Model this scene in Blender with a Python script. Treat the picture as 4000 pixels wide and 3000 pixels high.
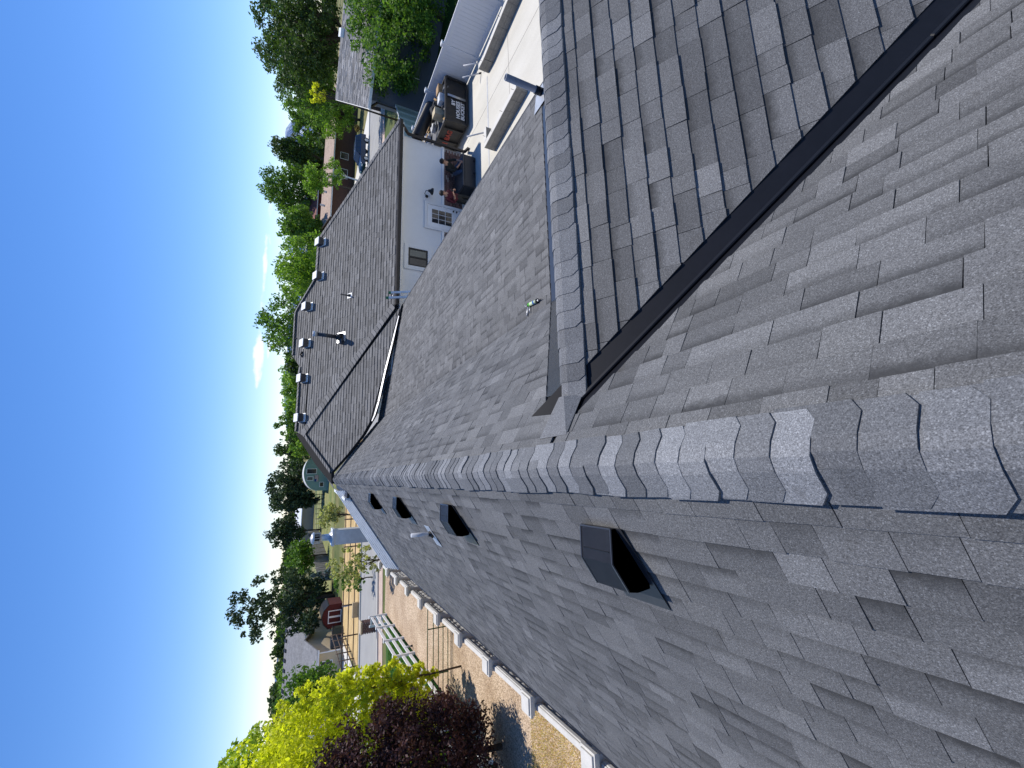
import bpy, bmesh, math, random
import numpy as np
from mathutils import Vector, Matrix
random.seed(7); rng = np.random.default_rng(7)
for o in list(bpy.data.objects): bpy.data.objects.remove(o)
SC = bpy.context.scene
COL = SC.collection
EYE = 6.0
# ------------------------------------------------------------------ camera
# phone held upright, picture stored on its side: picture right = down
CEN = np.array([1500., 2000.])
VR = np.array([1118., 1135.]); VN = np.array([1258., 5385.])      # vanishing points of the ridge and of plumb lines
FPX = math.sqrt(-float(np.dot(VN-CEN, VR-CEN)))
def _n(a): return a/np.linalg.norm(a)
dZ = -_n(np.array([*(VN-CEN), FPX])); dY = np.array([*(VR-CEN), FPX]); dY = _n(dY-dZ*np.dot(dY, dZ)); dX = np.cross(dY, dZ)
CM = np.array([dX, dY, dZ])
def ray(x, y): return CM @ np.array([3000-y-CEN[0], x-CEN[1], FPX])
def G(x, y, z=0.0):                       # picture point -> point at height z
    r = ray(x, y); p = r*((z-EYE)/r[2]); return Vector((p[0], p[1], z))
def AT(x, y, Y):                          # picture point -> point in the vertical plane at distance Y
    r = ray(x, y); p = r*(Y/r[1]); return Vector((p[0], p[1], p[2]+EYE))
def PX(P):
    q = CM.T @ np.array([P[0], P[1], P[2]-EYE]); 
    if q[2] < 0.05: return None
    return (CEN[1]+FPX*q[1]/q[2], 3000-(CEN[0]+FPX*q[0]/q[2]))
cam_d = bpy.data.cameras.new('camera'); cam = bpy.data.objects.new('camera', cam_d); COL.objects.link(cam)
cam_d.sensor_width = 36; cam_d.lens = 36*FPX/4000; cam_d.clip_start = 0.05; cam_d.clip_end = 60000
xr, yd, zf = CM[:, 0], CM[:, 1], CM[:, 2]
cam.matrix_world = Matrix(((yd[0], xr[0], -zf[0], 0), (yd[1], xr[1], -zf[1], 0), (yd[2], xr[2], -zf[2], EYE), (0, 0, 0, 1)))
SC.camera = cam
SC.render.resolution_x = 1024; SC.render.resolution_y = 768
# ------------------------------------------------------------------ sky and sun
SUN = Vector((.86, 1.05, 3.0)).normalized()
W = bpy.data.worlds.new('World'); SC.world = W; W.use_nodes = True
nt = W.node_tree; nt.nodes.clear()
out = nt.nodes.new('ShaderNodeOutputWorld'); bg = nt.nodes.new('ShaderNodeBackground'); sky = nt.nodes.new('ShaderNodeTexSky')
sky.sky_type = 'NISHITA'; sky.sun_disc = False; sky.sun_elevation = math.asin(SUN.z); sky.sun_rotation = math.atan2(SUN.x, SUN.y)
sky.altitude = 1400; sky.air_density = 1.0; sky.dust_density = 0.1; sky.ozone_density = 2.6
bg.inputs['Strength'].default_value = 0.13
# low clouds over the mountains: soft patches placed by compass direction
def wn(t, **k):
    n = nt.nodes.new(t)
    for a, b in k.items(): setattr(n, a, b)
    return n
tc = wn('ShaderNodeTexCoord'); sep = wn('ShaderNodeSeparateXYZ'); nt.links.new(tc.outputs['Generated'], sep.inputs[0])
noi = wn('ShaderNodeTexNoise'); noi.inputs['Scale'].default_value = 26; noi.inputs['Detail'].default_value = 8; noi.inputs['Roughness'].default_value = .62
mp = wn('ShaderNodeMapping'); mp.inputs['Scale'].default_value = (1, 1, 2.2); nt.links.new(tc.outputs['Generated'], mp.inputs[0]); nt.links.new(mp.outputs[0], noi.inputs['Vector'])
total = None
for (px, py, wa, we, k) in ((1008, 1400, .075, .014, 1.0), (1052, 1330, .05, .006, .8), (1035, 1015, .11, .007, .75), (1055, 860, .12, .008, .55), (1045, 2640, .18, .014, .4), (1020, 1180, .05, .012, .45)):
    d = _n(ray(px, py)); v0 = Vector(d)
    side = Vector((d[1], -d[0], 0)).normalized(); up = side.cross(v0)
    acc = []
    for ax, wdt in ((side, wa), (up, we)):
        dot = wn('ShaderNodeVectorMath', operation='DOT_PRODUCT'); nt.links.new(tc.outputs['Generated'], dot.inputs[0]); dot.inputs[1].default_value = ax/wdt
        sq = wn('ShaderNodeMath', operation='POWER'); 
        sub = wn('ShaderNodeMath', operation='SUBTRACT'); nt.links.new(dot.outputs['Value'], sub.inputs[0]); sub.inputs[1].default_value = v0.dot(ax)/wdt
        ab = wn('ShaderNodeMath', operation='ABSOLUTE'); nt.links.new(sub.outputs[0], ab.inputs[0]); nt.links.new(ab.outputs[0], sq.inputs[0]); sq.inputs[1].default_value = 2
        acc.append(sq)
    ad = wn('ShaderNodeMath', operation='ADD'); nt.links.new(acc[0].outputs[0], ad.inputs[0]); nt.links.new(acc[1].outputs[0], ad.inputs[1])
    fall = wn('ShaderNodeMath', operation='SUBTRACT', use_clamp=True); fall.inputs[0].default_value = 1; nt.links.new(ad.outputs[0], fall.inputs[1])
    frt = wn('ShaderNodeMath', operation='GREATER_THAN'); dd = wn('ShaderNodeVectorMath', operation='DOT_PRODUCT'); nt.links.new(tc.outputs['Generated'], dd.inputs[0]); dd.inputs[1].default_value = v0; nt.links.new(dd.outputs['Value'], frt.inputs[0]); frt.inputs[1].default_value = .5
    m2 = wn('ShaderNodeMath', operation='MULTIPLY'); nt.links.new(fall.outputs[0], m2.inputs[0]); nt.links.new(frt.outputs[0], m2.inputs[1])
    m3 = wn('ShaderNodeMath', operation='MULTIPLY'); nt.links.new(m2.outputs[0], m3.inputs[0]); m3.inputs[1].default_value = k
    if total is None: total = m3
    else:
        mx = wn('ShaderNodeMath', operation='MAXIMUM'); nt.links.new(total.outputs[0], mx.inputs[0]); nt.links.new(m3.outputs[0], mx.inputs[1]); total = mx
# cloud = smoothstep(noise*1.0 + mask - 1)
s1 = wn('ShaderNodeMath', operation='MULTIPLY_ADD'); nt.links.new(total.outputs[0], s1.inputs[0]); s1.inputs[1].default_value = .75; nt.links.new(noi.outputs['Fac'], s1.inputs[2])
mr = wn('ShaderNodeMapRange', interpolation_type='SMOOTHSTEP'); nt.links.new(s1.outputs[0], mr.inputs['Value']); mr.inputs['From Min'].default_value = .80; mr.inputs['From Max'].default_value = 1.12
gate_ = wn('ShaderNodeMath', operation='MULTIPLY', use_clamp=True); g2 = wn('ShaderNodeMath', operation='MULTIPLY', use_clamp=True); nt.links.new(total.outputs[0], g2.inputs[0]); g2.inputs[1].default_value = 6
nt.links.new(mr.outputs[0], gate_.inputs[0]); nt.links.new(g2.outputs[0], gate_.inputs[1])
mix = wn('ShaderNodeMix', data_type='RGBA'); nt.links.new(gate_.outputs[0], mix.inputs['Factor'])
hs = wn('ShaderNodeHueSaturation'); hs.inputs['Saturation'].default_value = 1.24; hs.inputs['Value'].default_value = 1.0
tnt = wn('ShaderNodeMix', data_type='RGBA', blend_type='MULTIPLY'); tnt.inputs['Factor'].default_value = 1; tnt.inputs['B'].default_value = (.96, .93, 1.07, 1)
nt.links.new(sky.outputs[0], hs.inputs['Color']); nt.links.new(hs.outputs[0], tnt.inputs['A']); nt.links.new(tnt.outputs['Result'], mix.inputs['A']); mix.inputs['B'].default_value = (6.6, 6.9, 7.4, 1)
nt.links.new(mix.outputs['Result'], bg.inputs['Color']); nt.links.new(bg.outputs[0], out.inputs[0])
sl = bpy.data.lights.new('sun', 'SUN'); sl.energy = 4.2; sl.angle = math.radians(.53); sl.color = (1, .955, .89)
so = bpy.data.objects.new('sun', sl); COL.objects.link(so); so.rotation_euler = SUN.to_track_quat('Z', 'Y').to_euler(); so.location = (20, 25, 60)
SC.view_settings.view_transform = 'Standard'; SC.view_settings.look = 'None'; SC.view_settings.gamma = 1; SC.view_settings.use_curve_mapping = False
SC.view_settings.exposure = 0.25
try: SC.cycles.max_bounces = 6
except Exception: pass
# ------------------------------------------------------------------ helpers
WM = {}                                     # world matrix of every object made
def wm(o): return WM.get(o.name, Matrix())
def link(o, parent=None, world=None):
    COL.objects.link(o)
    if world is None: world = Matrix()
    WM[o.name] = world
    if parent is not None:
        o.parent = parent; o.matrix_parent_inverse = wm(parent).inverted()
    o.matrix_basis = world
    return o
def thing(name, label, cat, loc=(0, 0, 0), group=None):
    o = bpy.data.objects.new(name, None); o.empty_display_size = .3
    link(o, None, Matrix.Translation(Vector(loc))); o['label'] = label; o['category'] = cat
    if group: o['group'] = group
    return o
def tag(o, label=None, cat=None, group=None, kind=None):
    for k, v in (('label', label), ('category', cat), ('group', group), ('kind', kind)):
        if v: o[k] = v
    return o
class MB:
    def __init__(s): s.v = []; s.f = []; s.t = []; s.smooth = []
    def add(s, vs, fs, tint=None, smooth=False):
        b = len(s.v); s.v += [tuple(p) for p in vs]; s.f += [tuple(i+b for i in f) for f in fs]; s.smooth += [smooth]*len(fs)
        if tint is not None: s.t += [tint]*len(vs)
        return s
    def box(s, x0, x1, y0, y1, z0, z1, tint=None):
        return s.add([(x0, y0, z0), (x1, y0, z0), (x1, y1, z0), (x0, y1, z0), (x0, y0, z1), (x1, y0, z1), (x1, y1, z1), (x0, y1, z1)],
              [(0, 3, 2, 1), (4, 5, 6, 7), (0, 1, 5, 4), (1, 2, 6, 5), (2, 3, 7, 6), (3, 0, 4, 7)], tint)
    def obox(s, c, ax, ay, az, tint=None):   # centre, half vectors
        c, ax, ay, az = map(Vector, (c, ax, ay, az)); vs = []
        for k in (-1, 1):
            for (i, j) in ((-1, -1), (1, -1), (1, 1), (-1, 1)): vs.append(c+ax*i+ay*j+az*k)
        return s.add(vs, [(0, 3, 2, 1), (4, 5, 6, 7), (0, 1, 5, 4), (1, 2, 6, 5), (2, 3, 7, 6), (3, 0, 4, 7)], tint)
    def bar(s, a, b, w, h=None, up=(0, 0, 1)):
        a, b = Vector(a), Vector(b); d = b-a; L = d.length; d.normalize(); up = Vector(up)
        if abs(d.dot(up)) > .95: up = Vector((1, 0, 0))
        sx = d.cross(up).normalized(); sz = sx.cross(d)
        return s.obox((a+b)/2, d*L/2, sx*w/2, sz*(h or w)/2)
    def tube(s, pts, r, n=10, cap=True, smooth=True):
        pts = [Vector(p) for p in pts]; rs = r if isinstance(r, (list, tuple)) else [r]*len(pts); vs = []; fs = []
        prev = None
        for i, p in enumerate(pts):
            d = (pts[min(i+1, len(pts)-1)]-pts[max(i-1, 0)]).normalized()
            if prev is None: u = d.orthogonal().normalized()
            else: u = (prev-d*prev.dot(d)); u = u.normalized() if u.length > 1e-6 else d.orthogonal().normalized()
            prev = u; w = d.cross(u)
            for k in range(n):
                a = 2*math.pi*k/n; vs.append(p+u*(math.cos(a)*rs[i])+w*(math.sin(a)*rs[i]))
        for i in range(len(pts)-1):
            for k in range(n):
                k2 = (k+1) % n; fs.append((i*n+k, i*n+k2, (i+1)*n+k2, (i+1)*n+k))
        s.add(vs, fs, None, smooth)
        if cap:
            b = len(s.v)-len(vs); s.f.append(tuple(b+k for k in range(n))[::-1]); s.f.append(tuple(b+(len(pts)-1)*n+k for k in range(n))); s.smooth += [False, False]
        return s
    def prism(s, poly, ext, tint=None):      # polygon of 3-D points extruded by a vector
        poly = [Vector(p) for p in poly]; e = Vector(ext); n = len(poly)
        fs = [tuple(range(n))[::-1], tuple(range(n, 2*n))]+[(i, (i+1) % n, n+(i+1) % n, n+i) for i in range(n)]
        return s.add(poly+[p+e for p in poly], fs, tint)
    def lathe(s, c, prof, n=16, smooth=True):  # prof: (radius, z) list around a vertical axis at c
        c = Vector(c); vs = []; fs = []
        for r, z in prof:
            for k in range(n): a = 2*math.pi*k/n; vs.append(c+Vector((math.cos(a)*r, math.sin(a)*r, z)))
        for i in range(len(prof)-1):
            for k in range(n): k2 = (k+1) % n; fs.append((i*n+k, i*n+k2, (i+1)*n+k2, (i+1)*n+k))
        return s.add(vs, fs, None, smooth)
    def ico(s, c, r, sub=1, jit=0, sq=(1, 1, 1)):
        bm = bmesh.new(); bmesh.ops.create_icosphere(bm, subdivisions=sub, radius=1)
        vs = [Vector(c)+Vector((v.co.x*sq[0], v.co.y*sq[1], v.co.z*sq[2]))*r*(1+random.uniform(-jit, jit)) for v in bm.verts]
        fs = [tuple(v.index for v in f.verts) for f in bm.faces]; bm.free(); return s.add(vs, fs, None, jit == 0)
    def mesh(s, name, m):
        me = bpy.data.meshes.new(name); me.from_pydata(s.v, [], s.f)
        if any(s.smooth): me.polygons.foreach_set('use_smooth', s.smooth)
        if s.t and len(s.t) == len(s.v):
            a = me.color_attributes.new('tint', 'FLOAT_COLOR', 'POINT'); a.data.foreach_set('color', np.array(s.t, dtype=np.float32).ravel())
        if m: me.materials.append(m)
        return me
    def build(s, name, m, parent=None, bevel=0, world=None, seg=1):
        me = s.mesh(name, m); o = bpy.data.objects.new(name, me); link(o, parent, world)
        if bevel:
            b = o.modifiers.new('bevel', 'BEVEL'); b.width = bevel; b.segments = seg; b.limit_method = 'ANGLE'; b.angle_limit = math.radians(40)
        return o
def struct(name, mb, m): o = mb.build(name, m); o['kind'] = 'structure'; return o
# ------------------------------------------------------------------ materials
class NT:
    def __init__(s, name):
        s.m = bpy.data.materials.new(name); s.m.use_nodes = True; s.t = s.m.node_tree; s.b = s.t.nodes['Principled BSDF']; s.pos = s.n('ShaderNodeNewGeometry').outputs['Position']
    def n(s, t, **k):
        x = s.t.nodes.new(t)
        for a, b in k.items(): setattr(x, a, b)
        return x
    def l(s, a, b): s.t.links.new(a, b)
    def noise(s, scale, detail=4, rough=.55, vec=None, st=None):
        x = s.n('ShaderNodeTexNoise'); x.inputs['Scale'].default_value = scale; x.inputs['Detail'].default_value = detail; x.inputs['Roughness'].default_value = rough
        v = vec or s.pos
        if st: mp = s.n('ShaderNodeMapping'); mp.inputs['Scale'].default_value = st; s.l(v, mp.inputs[0]); v = mp.outputs[0]
        s.l(v, x.inputs['Vector']); return x.outputs['Fac']
    def ramp(s, f, a, b, lo=.3, hi=.7):
        r = s.n('ShaderNodeValToRGB'); r.color_ramp.elements[0].position = lo; r.color_ramp.elements[1].position = hi
        r.color_ramp.elements[0].color = (*a, 1); r.color_ramp.elements[1].color = (*b, 1); s.l(f, r.inputs[0]); return r.outputs['Color']
    def mix(s, f, a, b, mode='MIX'):
        x = s.n('ShaderNodeMix', data_type='RGBA', blend_type=mode)
        for i, v in (('Factor', f), ('A', a), ('B', b)):
            if hasattr(v, 'is_output'): s.l(v, x.inputs[i])
            elif i == 'Factor': x.inputs[i].default_value = v
            else: x.inputs[i].default_value = (*v, 1) if len(v) == 3 else v
        return x.outputs['Result']
    def math(s, op, a, b=0, clamp=False):
        x = s.n('ShaderNodeMath', operation=op, use_clamp=clamp)
        for i, v in enumerate((a, b)):
            if hasattr(v, 'is_output'): s.l(v, x.inputs[i])
            else: x.inputs[i].default_value = v
        return x.outputs[0]
    def rng(s, v, a, b, c=0, d=1):
        x = s.n('ShaderNodeMapRange'); s.l(v, x.inputs['Value'])
        for k, q in (('From Min', a), ('From Max', b), ('To Min', c), ('To Max', d)): x.inputs[k].default_value = q
        return x.outputs[0]
    def fin(s, col, rough=.8, metal=0, spec=.5, bump=None, bstr=.3, bdist=.01):
        if hasattr(col, 'is_output'): s.l(col, s.b.inputs['Base Color'])
        else: s.b.inputs['Base Color'].default_value = (*col, 1)
        if hasattr(rough, 'is_output'): s.l(rough, s.b.inputs['Roughness'])
        else: s.b.inputs['Roughness'].default_value = rough
        s.b.inputs['Metallic'].default_value = metal; s.b.inputs['Specular IOR Level'].default_value = spec
        if bump is not None:
            x = s.n('ShaderNodeBump'); x.inputs['Strength'].default_value = bstr; x.inputs['Distance'].default_value = bdist; s.l(bump, x.inputs['Height']); s.l(x.outputs[0], s.b.inputs['Normal'])
        return s.m
def mat(name, a, b=None, scale=4, rough=.8, metal=0, spec=.4, fine=0, fscale=60, bump=0, lo=.3, hi=.7, detail=5, st=None, bscale=None):
    t = NT(name); b = b or tuple(c*.82 for c in a)
    c = t.ramp(t.noise(scale, detail, .6, st=st), b, a, lo, hi)
    fn = t.noise(fscale, 3, .6)
    if fine: c = t.mix(fine, c, t.ramp(fn, (.3, .3, .3), (1.6, 1.6, 1.6), .3, .7), 'MULTIPLY')
    bf = t.noise(bscale, 4, .6) if bscale else fn
    return t.fin(c, rough, metal, spec, bf if bump else None, bump, .02)
def shingle_mat(name, base, far=False):
    t = NT(name); at = t.n('ShaderNodeVertexColor', layer_name='tint'); sp = t.n('ShaderNodeSeparateColor'); t.l(at.outputs['Color'], sp.inputs[0])
    ti, v, band = sp.outputs[0], sp.outputs[1], sp.outputs[2]
    # granules: fine salt-and-pepper, plus loose pale and dark grains
    g = t.noise(260, 3, .75); c = t.ramp(g, tuple(x*.45 for x in base), tuple(x*1.75 for x in base), .32, .68)
    g2 = t.noise(110, 2, .6); c = t.mix(.55, c, t.ramp(g2, (.55,)*3, (1.5,)*3, .3, .7), 'MULTIPLY')
    vor = t.n('ShaderNodeTexVoronoi', feature='F1'); vor.inputs['Scale'].default_value = 300; t.l(t.pos, vor.inputs['Vector'])
    vs = t.n('ShaderNodeSeparateColor'); t.l(vor.outputs['Color'], vs.inputs[0])
    grain = t.math('GREATER_THAN', vs.outputs[0], .955); c = t.mix(t.math('MULTIPLY', grain, .42), c, (.36, .37, .38))
    # batch-to-batch shade of the pieces, shadow-line granules on the upper part of some tabs
    c = t.mix(1, c, t.n('ShaderNodeCombineColor').outputs[0], 'MULTIPLY') if False else c
    tn = t.n('ShaderNodeCombineColor'); 
    for i in range(3): t.l(ti, tn.inputs[i])
    c = t.mix(1, c, tn.outputs[0], 'MULTIPLY')
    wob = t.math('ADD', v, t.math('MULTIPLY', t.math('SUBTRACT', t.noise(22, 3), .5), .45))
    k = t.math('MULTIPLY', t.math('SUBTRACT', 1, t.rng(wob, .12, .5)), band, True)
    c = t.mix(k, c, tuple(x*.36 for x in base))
    st = t.rng(t.noise(2.6, 7, .68), .64, .74); c = t.mix(t.math('MULTIPLY', st, .55), c, (.05, .044, .036))
    # broad weathering / dust
    c = t.mix(.5, c, t.ramp(t.noise(1.1, 5, .65), (.8, .8, .82), (1.2, 1.19, 1.17), .35, .65), 'MULTIPLY')
    return t.fin(c, .78, 0, .38, g2, .5, .004)
M = {}
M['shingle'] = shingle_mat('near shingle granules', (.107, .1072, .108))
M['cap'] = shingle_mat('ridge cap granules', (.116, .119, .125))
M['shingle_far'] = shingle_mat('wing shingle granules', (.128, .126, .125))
M['deck'] = mat('dark underlay', (.012, .012, .013), rough=.9)
M['valley'] = mat('black painted valley metal', (.008, .0085, .012), (.006, .0065, .009), 3, rough=.5, spec=.25, fine=.15, fscale=30)
M['strip'] = mat('charcoal painted flashing', (.045, .047, .052), (.035, .037, .042), 3, rough=.22, spec=.6)
M['black_metal'] = mat('black box vent metal', (.034, .036, .043), (.026, .028, .034), 8, rough=.36, spec=.5, fine=.2, fscale=25)
M['galv'] = mat('galvanised steel', (.62, .63, .64), (.45, .46, .48), 6, rough=.42, metal=.65)
M['pvc'] = mat('grey white pvc', (.55, .56, .58), (.45, .46, .48), 7, rough=.45, fine=.1)
M['rubber'] = mat('black rubber', (.012, .012, .013), rough=.55)
M['white_metal'] = mat('white painted metal', (.78, .79, .79), (.66, .67, .66), 2.5, rough=.4, fine=.1, fscale=9)
M['glare_metal'] = mat('bright mill metal', (.86, .86, .85), (.7, .7, .7), 4, rough=.25, metal=.6)
M['stucco'] = mat('white stucco', (.74, .74, .73), (.68, .68, .67), 1.2, rough=.92, fine=.12, fscale=120, bump=.25, bscale=160)
M['trim_white'] = mat('white trim', (.8, .8, .79), (.74, .74, .73), 2, rough=.6)
M['brown_metal'] = mat('dark brown gutter', (.028, .022, .019), (.02, .016, .014), 3, rough=.4)
M['brick'] = mat('red brown brick', (.16, .075, .055), (.075, .042, .036), 7, rough=.9, fine=.4, fscale=70)
M['mortar'] = mat('pale mortar', (.36, .33, .3), (.28, .26, .24), 20, rough=.95)
M['concrete'] = mat('pale concrete', (.60, .575, .51), (.50, .475, .41), .9, rough=.9, fine=.12, fscale=30, bump=.1, st=(1, .35, 1))
M['concrete2'] = mat('clean concrete', (.62, .6, .55), (.54, .52, .47), .6, rough=.9, fine=.1, fscale=40)
M['block'] = mat('grey block', (.30, .28, .24), (.22, .205, .18), 5, rough=.95, fine=.3, fscale=50, bump=.2)
M['asphalt'] = mat('worn pale asphalt', (.33, .325, .31), (.28, .275, .265), .5, rough=.92, fine=.15, fscale=30)
M['rail'] = mat('white precast concrete', (.60, .58, .54), (.5, .485, .45), 3, rough=.9, fine=.12, fscale=60)
M['stone'] = mat('rock faced concrete', (.40, .385, .36), (.24, .23, .215), 9, rough=.95, fine=.3, fscale=45, bump=.6)
M['vinyl'] = mat('white vinyl', (.72, .73, .75), (.66, .67, .69), .7, rough=.5)
M['green_vinyl'] = mat('pale grey vinyl', (.5, .56, .56), (.44, .5, .5), .8, rough=.5)
M['fence_white'] = mat('white rail paint', (.8, .8, .79), (.72, .72, .71), 2, rough=.55)
M['green_paint'] = mat('dark green gate paint', (.025, .085, .025), (.018, .06, .018), 4, rough=.5)
M['rust'] = mat('rusty pipe', (.12, .085, .065), (.07, .05, .04), 6, rough=.8)
M['wood'] = mat('weathered grey wood', (.24, .22, .2), (.13, .12, .115), 3, rough=.9, fine=.2, st=(6, 6, .6))
M['glass'] = mat('dark window glass', (.03, .035, .04), (.02, .024, .03), .7, rough=.06, spec=.6)
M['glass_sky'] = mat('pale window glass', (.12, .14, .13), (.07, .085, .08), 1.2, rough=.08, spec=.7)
M['black'] = mat('black paint', (.012, .012, .014), rough=.45)
M['siding'] = mat('slate grey siding', (.10, .115, .145), (.085, .1, .125), .5, rough=.7)
M['tan'] = mat('tan stucco', (.58, .47, .3), (.5, .4, .255), .8, rough=.92, fine=.12, fscale=60)
M['roof_grey'] = mat('grey roof', (.24, .24, .245), (.17, .17, .175), 1.6, rough=.9, fine=.35, fscale=5)
M['roof_tan'] = mat('tan roof', (.43, .32, .25), (.33, .245, .19), 1.2, rough=.9, fine=.3, fscale=3)
M['roof_red'] = mat('dull red roof', (.22, .075, .06), (.15, .05, .045), 1, rough=.8)
M['brown_wall'] = mat('dark brick wall', (.12, .06, .045), (.08, .045, .035), 3, rough=.9, fine=.3, fscale=8)
M['barn_red'] = mat('barn red boards', (.10, .014, .013), (.065, .010, .010), 2, rough=.8, st=(5, 5, .4))  # red darkened a little to stand in for the pine's shade
M['quonset'] = mat('faded green steel', (.26, .40, .35), (.21, .33, .29), .5, rough=.6)
M['shed_tan'] = mat('tan ribbed steel', (.36, .31, .24), (.3, .26, .2), .4, rough=.7)
M['dump'] = mat('scuffed black steel', (.016, .017, .02), (.032, .028, .023), 2.2, rough=.55, lo=.42, hi=.62, fine=.3, fscale=14)
M['cul'] = mat('black ribbed plastic', (.016, .016, .018), rough=.35)
M['paint_white'] = mat('white lettering', (.75, .75, .75), (.6, .6, .6), 6, rough=.6)
M['paint_red'] = mat('red lettering', (.4, .05, .03), (.25, .04, .03), 8, rough=.6)
M['bark'] = mat('grey brown bark', (.11, .085, .065), (.05, .04, .032), 8, rough=.95, st=(4, 4, .6), bump=.5)
M['mount'] = mat('haze blue mountain', (.13, .20, .36), (.10, .165, .30), .0012, rough=1)  # distance haze painted in: rock colour tinted blue, no haze volume
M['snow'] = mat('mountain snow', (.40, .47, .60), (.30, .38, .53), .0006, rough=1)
def ground_mats():
    t = NT('tan crushed gravel'); v = t.n('ShaderNodeTexVoronoi'); v.inputs['Scale'].default_value = 34; t.l(t.pos, v.inputs['Vector'])
    s = t.n('ShaderNodeSeparateColor'); t.l(v.outputs['Color'], s.inputs[0])
    c = t.ramp(s.outputs[0], (.36, .27, .19), (.66, .54, .42), .05, .95); c = t.mix(.7, c, t.ramp(t.noise(.55, 5), (.72, .62, .5), (1.15, 1.1, 1.0), .35, .62), 'MULTIPLY')
    c = t.mix(t.math('MULTIPLY', t.rng(v.outputs['Distance'], .45, .75), .6), c, (.12, .085, .055))
    M['gravel'] = t.fin(c, .95, 0, .2, v.outputs['Distance'], -.8, .02)
    t = NT('lawn soil'); M['lawn'] = t.fin(t.mix(.5, t.ramp(t.noise(1.2, 5), (.035, .085, .016), (.06, .13, .022), .3, .7), t.ramp(t.noise(45, 3), (.5,)*3, (1.5,)*3), 'MULTIPLY'), .95, 0, .2, t.noise(60, 3), .6, .03)
    t = NT('dry straw ground'); M['straw'] = t.fin(t.mix(.5, t.ramp(t.noise(.8, 5), (.42, .29, .13), (.60, .44, .22), .3, .7), t.ramp(t.noise(30, 4, st=(1, 1, 1)), (.5,)*3, (1.5,)*3), 'MULTIPLY'), .95, 0, .2, t.noise(40, 3), .6, .03)
    t = NT('mixed ground'); c = t.ramp(t.noise(.035, 6, .6), (.07, .10, .03), (.24, .20, .09), .38, .62); c = t.mix(.5, c, t.ramp(t.noise(1.5, 5), (.6,)*3, (1.4,)*3), 'MULTIPLY'); M['ground'] = t.fin(c, .95, 0, .2)
    t = NT('pink brick paving'); b = t.n('ShaderNodeTexBrick'); b.inputs['Scale'].default_value = 3; b.inputs['Color1'].default_value = (.5, .36, .28, 1); b.inputs['Color2'].default_value = (.42, .31, .26, 1); b.inputs['Mortar'].default_value = (.5, .45, .38, 1); t.l(t.pos, b.inputs['Vector']); M['paver'] = t.fin(t.mix(.4, b.outputs['Color'], t.ramp(t.noise(2), (.7,)*3, (1.3,)*3), 'MULTIPLY'), .9)
ground_mats()
def leaf_mat(name, a, b, trans=.35):
    t = NT(name); at = t.n('ShaderNodeVertexColor', layer_name='tint'); sp = t.n('ShaderNodeSeparateColor'); t.l(at.outputs['Color'], sp.inputs[0])
    c = t.mix(sp.outputs[0], tuple(min(.7, x*1.6) for x in b), tuple(min(.7, x*1.75) for x in a)); c2 = t.mix(1, c, t.ramp(sp.outputs[1], (.6,)*3, (1.3,)*3, 0, 1), 'MULTIPLY')
    t.fin(c2, .6, 0, .3); tr = t.n('ShaderNodeBsdfTranslucent'); t.l(t.mix(1, c2, (1.5, 1.6, .7), 'MULTIPLY'), tr.inputs['Color'])
    ms = t.n('ShaderNodeMixShader'); ms.inputs[0].default_value = trans; t.l(t.b.outputs[0], ms.inputs[1]); t.l(tr.outputs[0], ms.inputs[2])
    o = [n for n in t.t.nodes if n.type == 'OUTPUT_MATERIAL'][0]; t.l(ms.outputs[0], o.inputs['Surface']); return t.m
# ------------------------------------------------------------------ shingle layer
EXPO = .143; CAPX = .125
def clip_poly(poly, cl):                     # Sutherland-Hodgman, cl convex, both 2-D, cl counter-clockwise
    out = poly
    for i in range(len(cl)):
        (ax, ay), (bx, by) = cl[i], cl[(i+1) % len(cl)]; ex, ey = bx-ax, by-ay; inp = out; out = []
        if not inp: return []
        for j in range(len(inp)):
            p, q = inp[j-1], inp[j]; dp = ex*(p[1]-ay)-ey*(p[0]-ax); dq = ex*(q[1]-ay)-ey*(q[0]-ax)
            if dq >= 0:
                if dp < 0: k = dp/(dp-dq); out.append((p[0]+(q[0]-p[0])*k, p[1]+(q[1]-p[1])*k))
                out.append(q)
            elif dp >= 0: k = dp/(dp-dq); out.append((p[0]+(q[0]-p[0])*k, p[1]+(q[1]-p[1])*k))
    return out
def area2(p): return .5*sum(p[i-1][0]*p[i][1]-p[i][0]*p[i-1][1] for i in range(len(p)))
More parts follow.
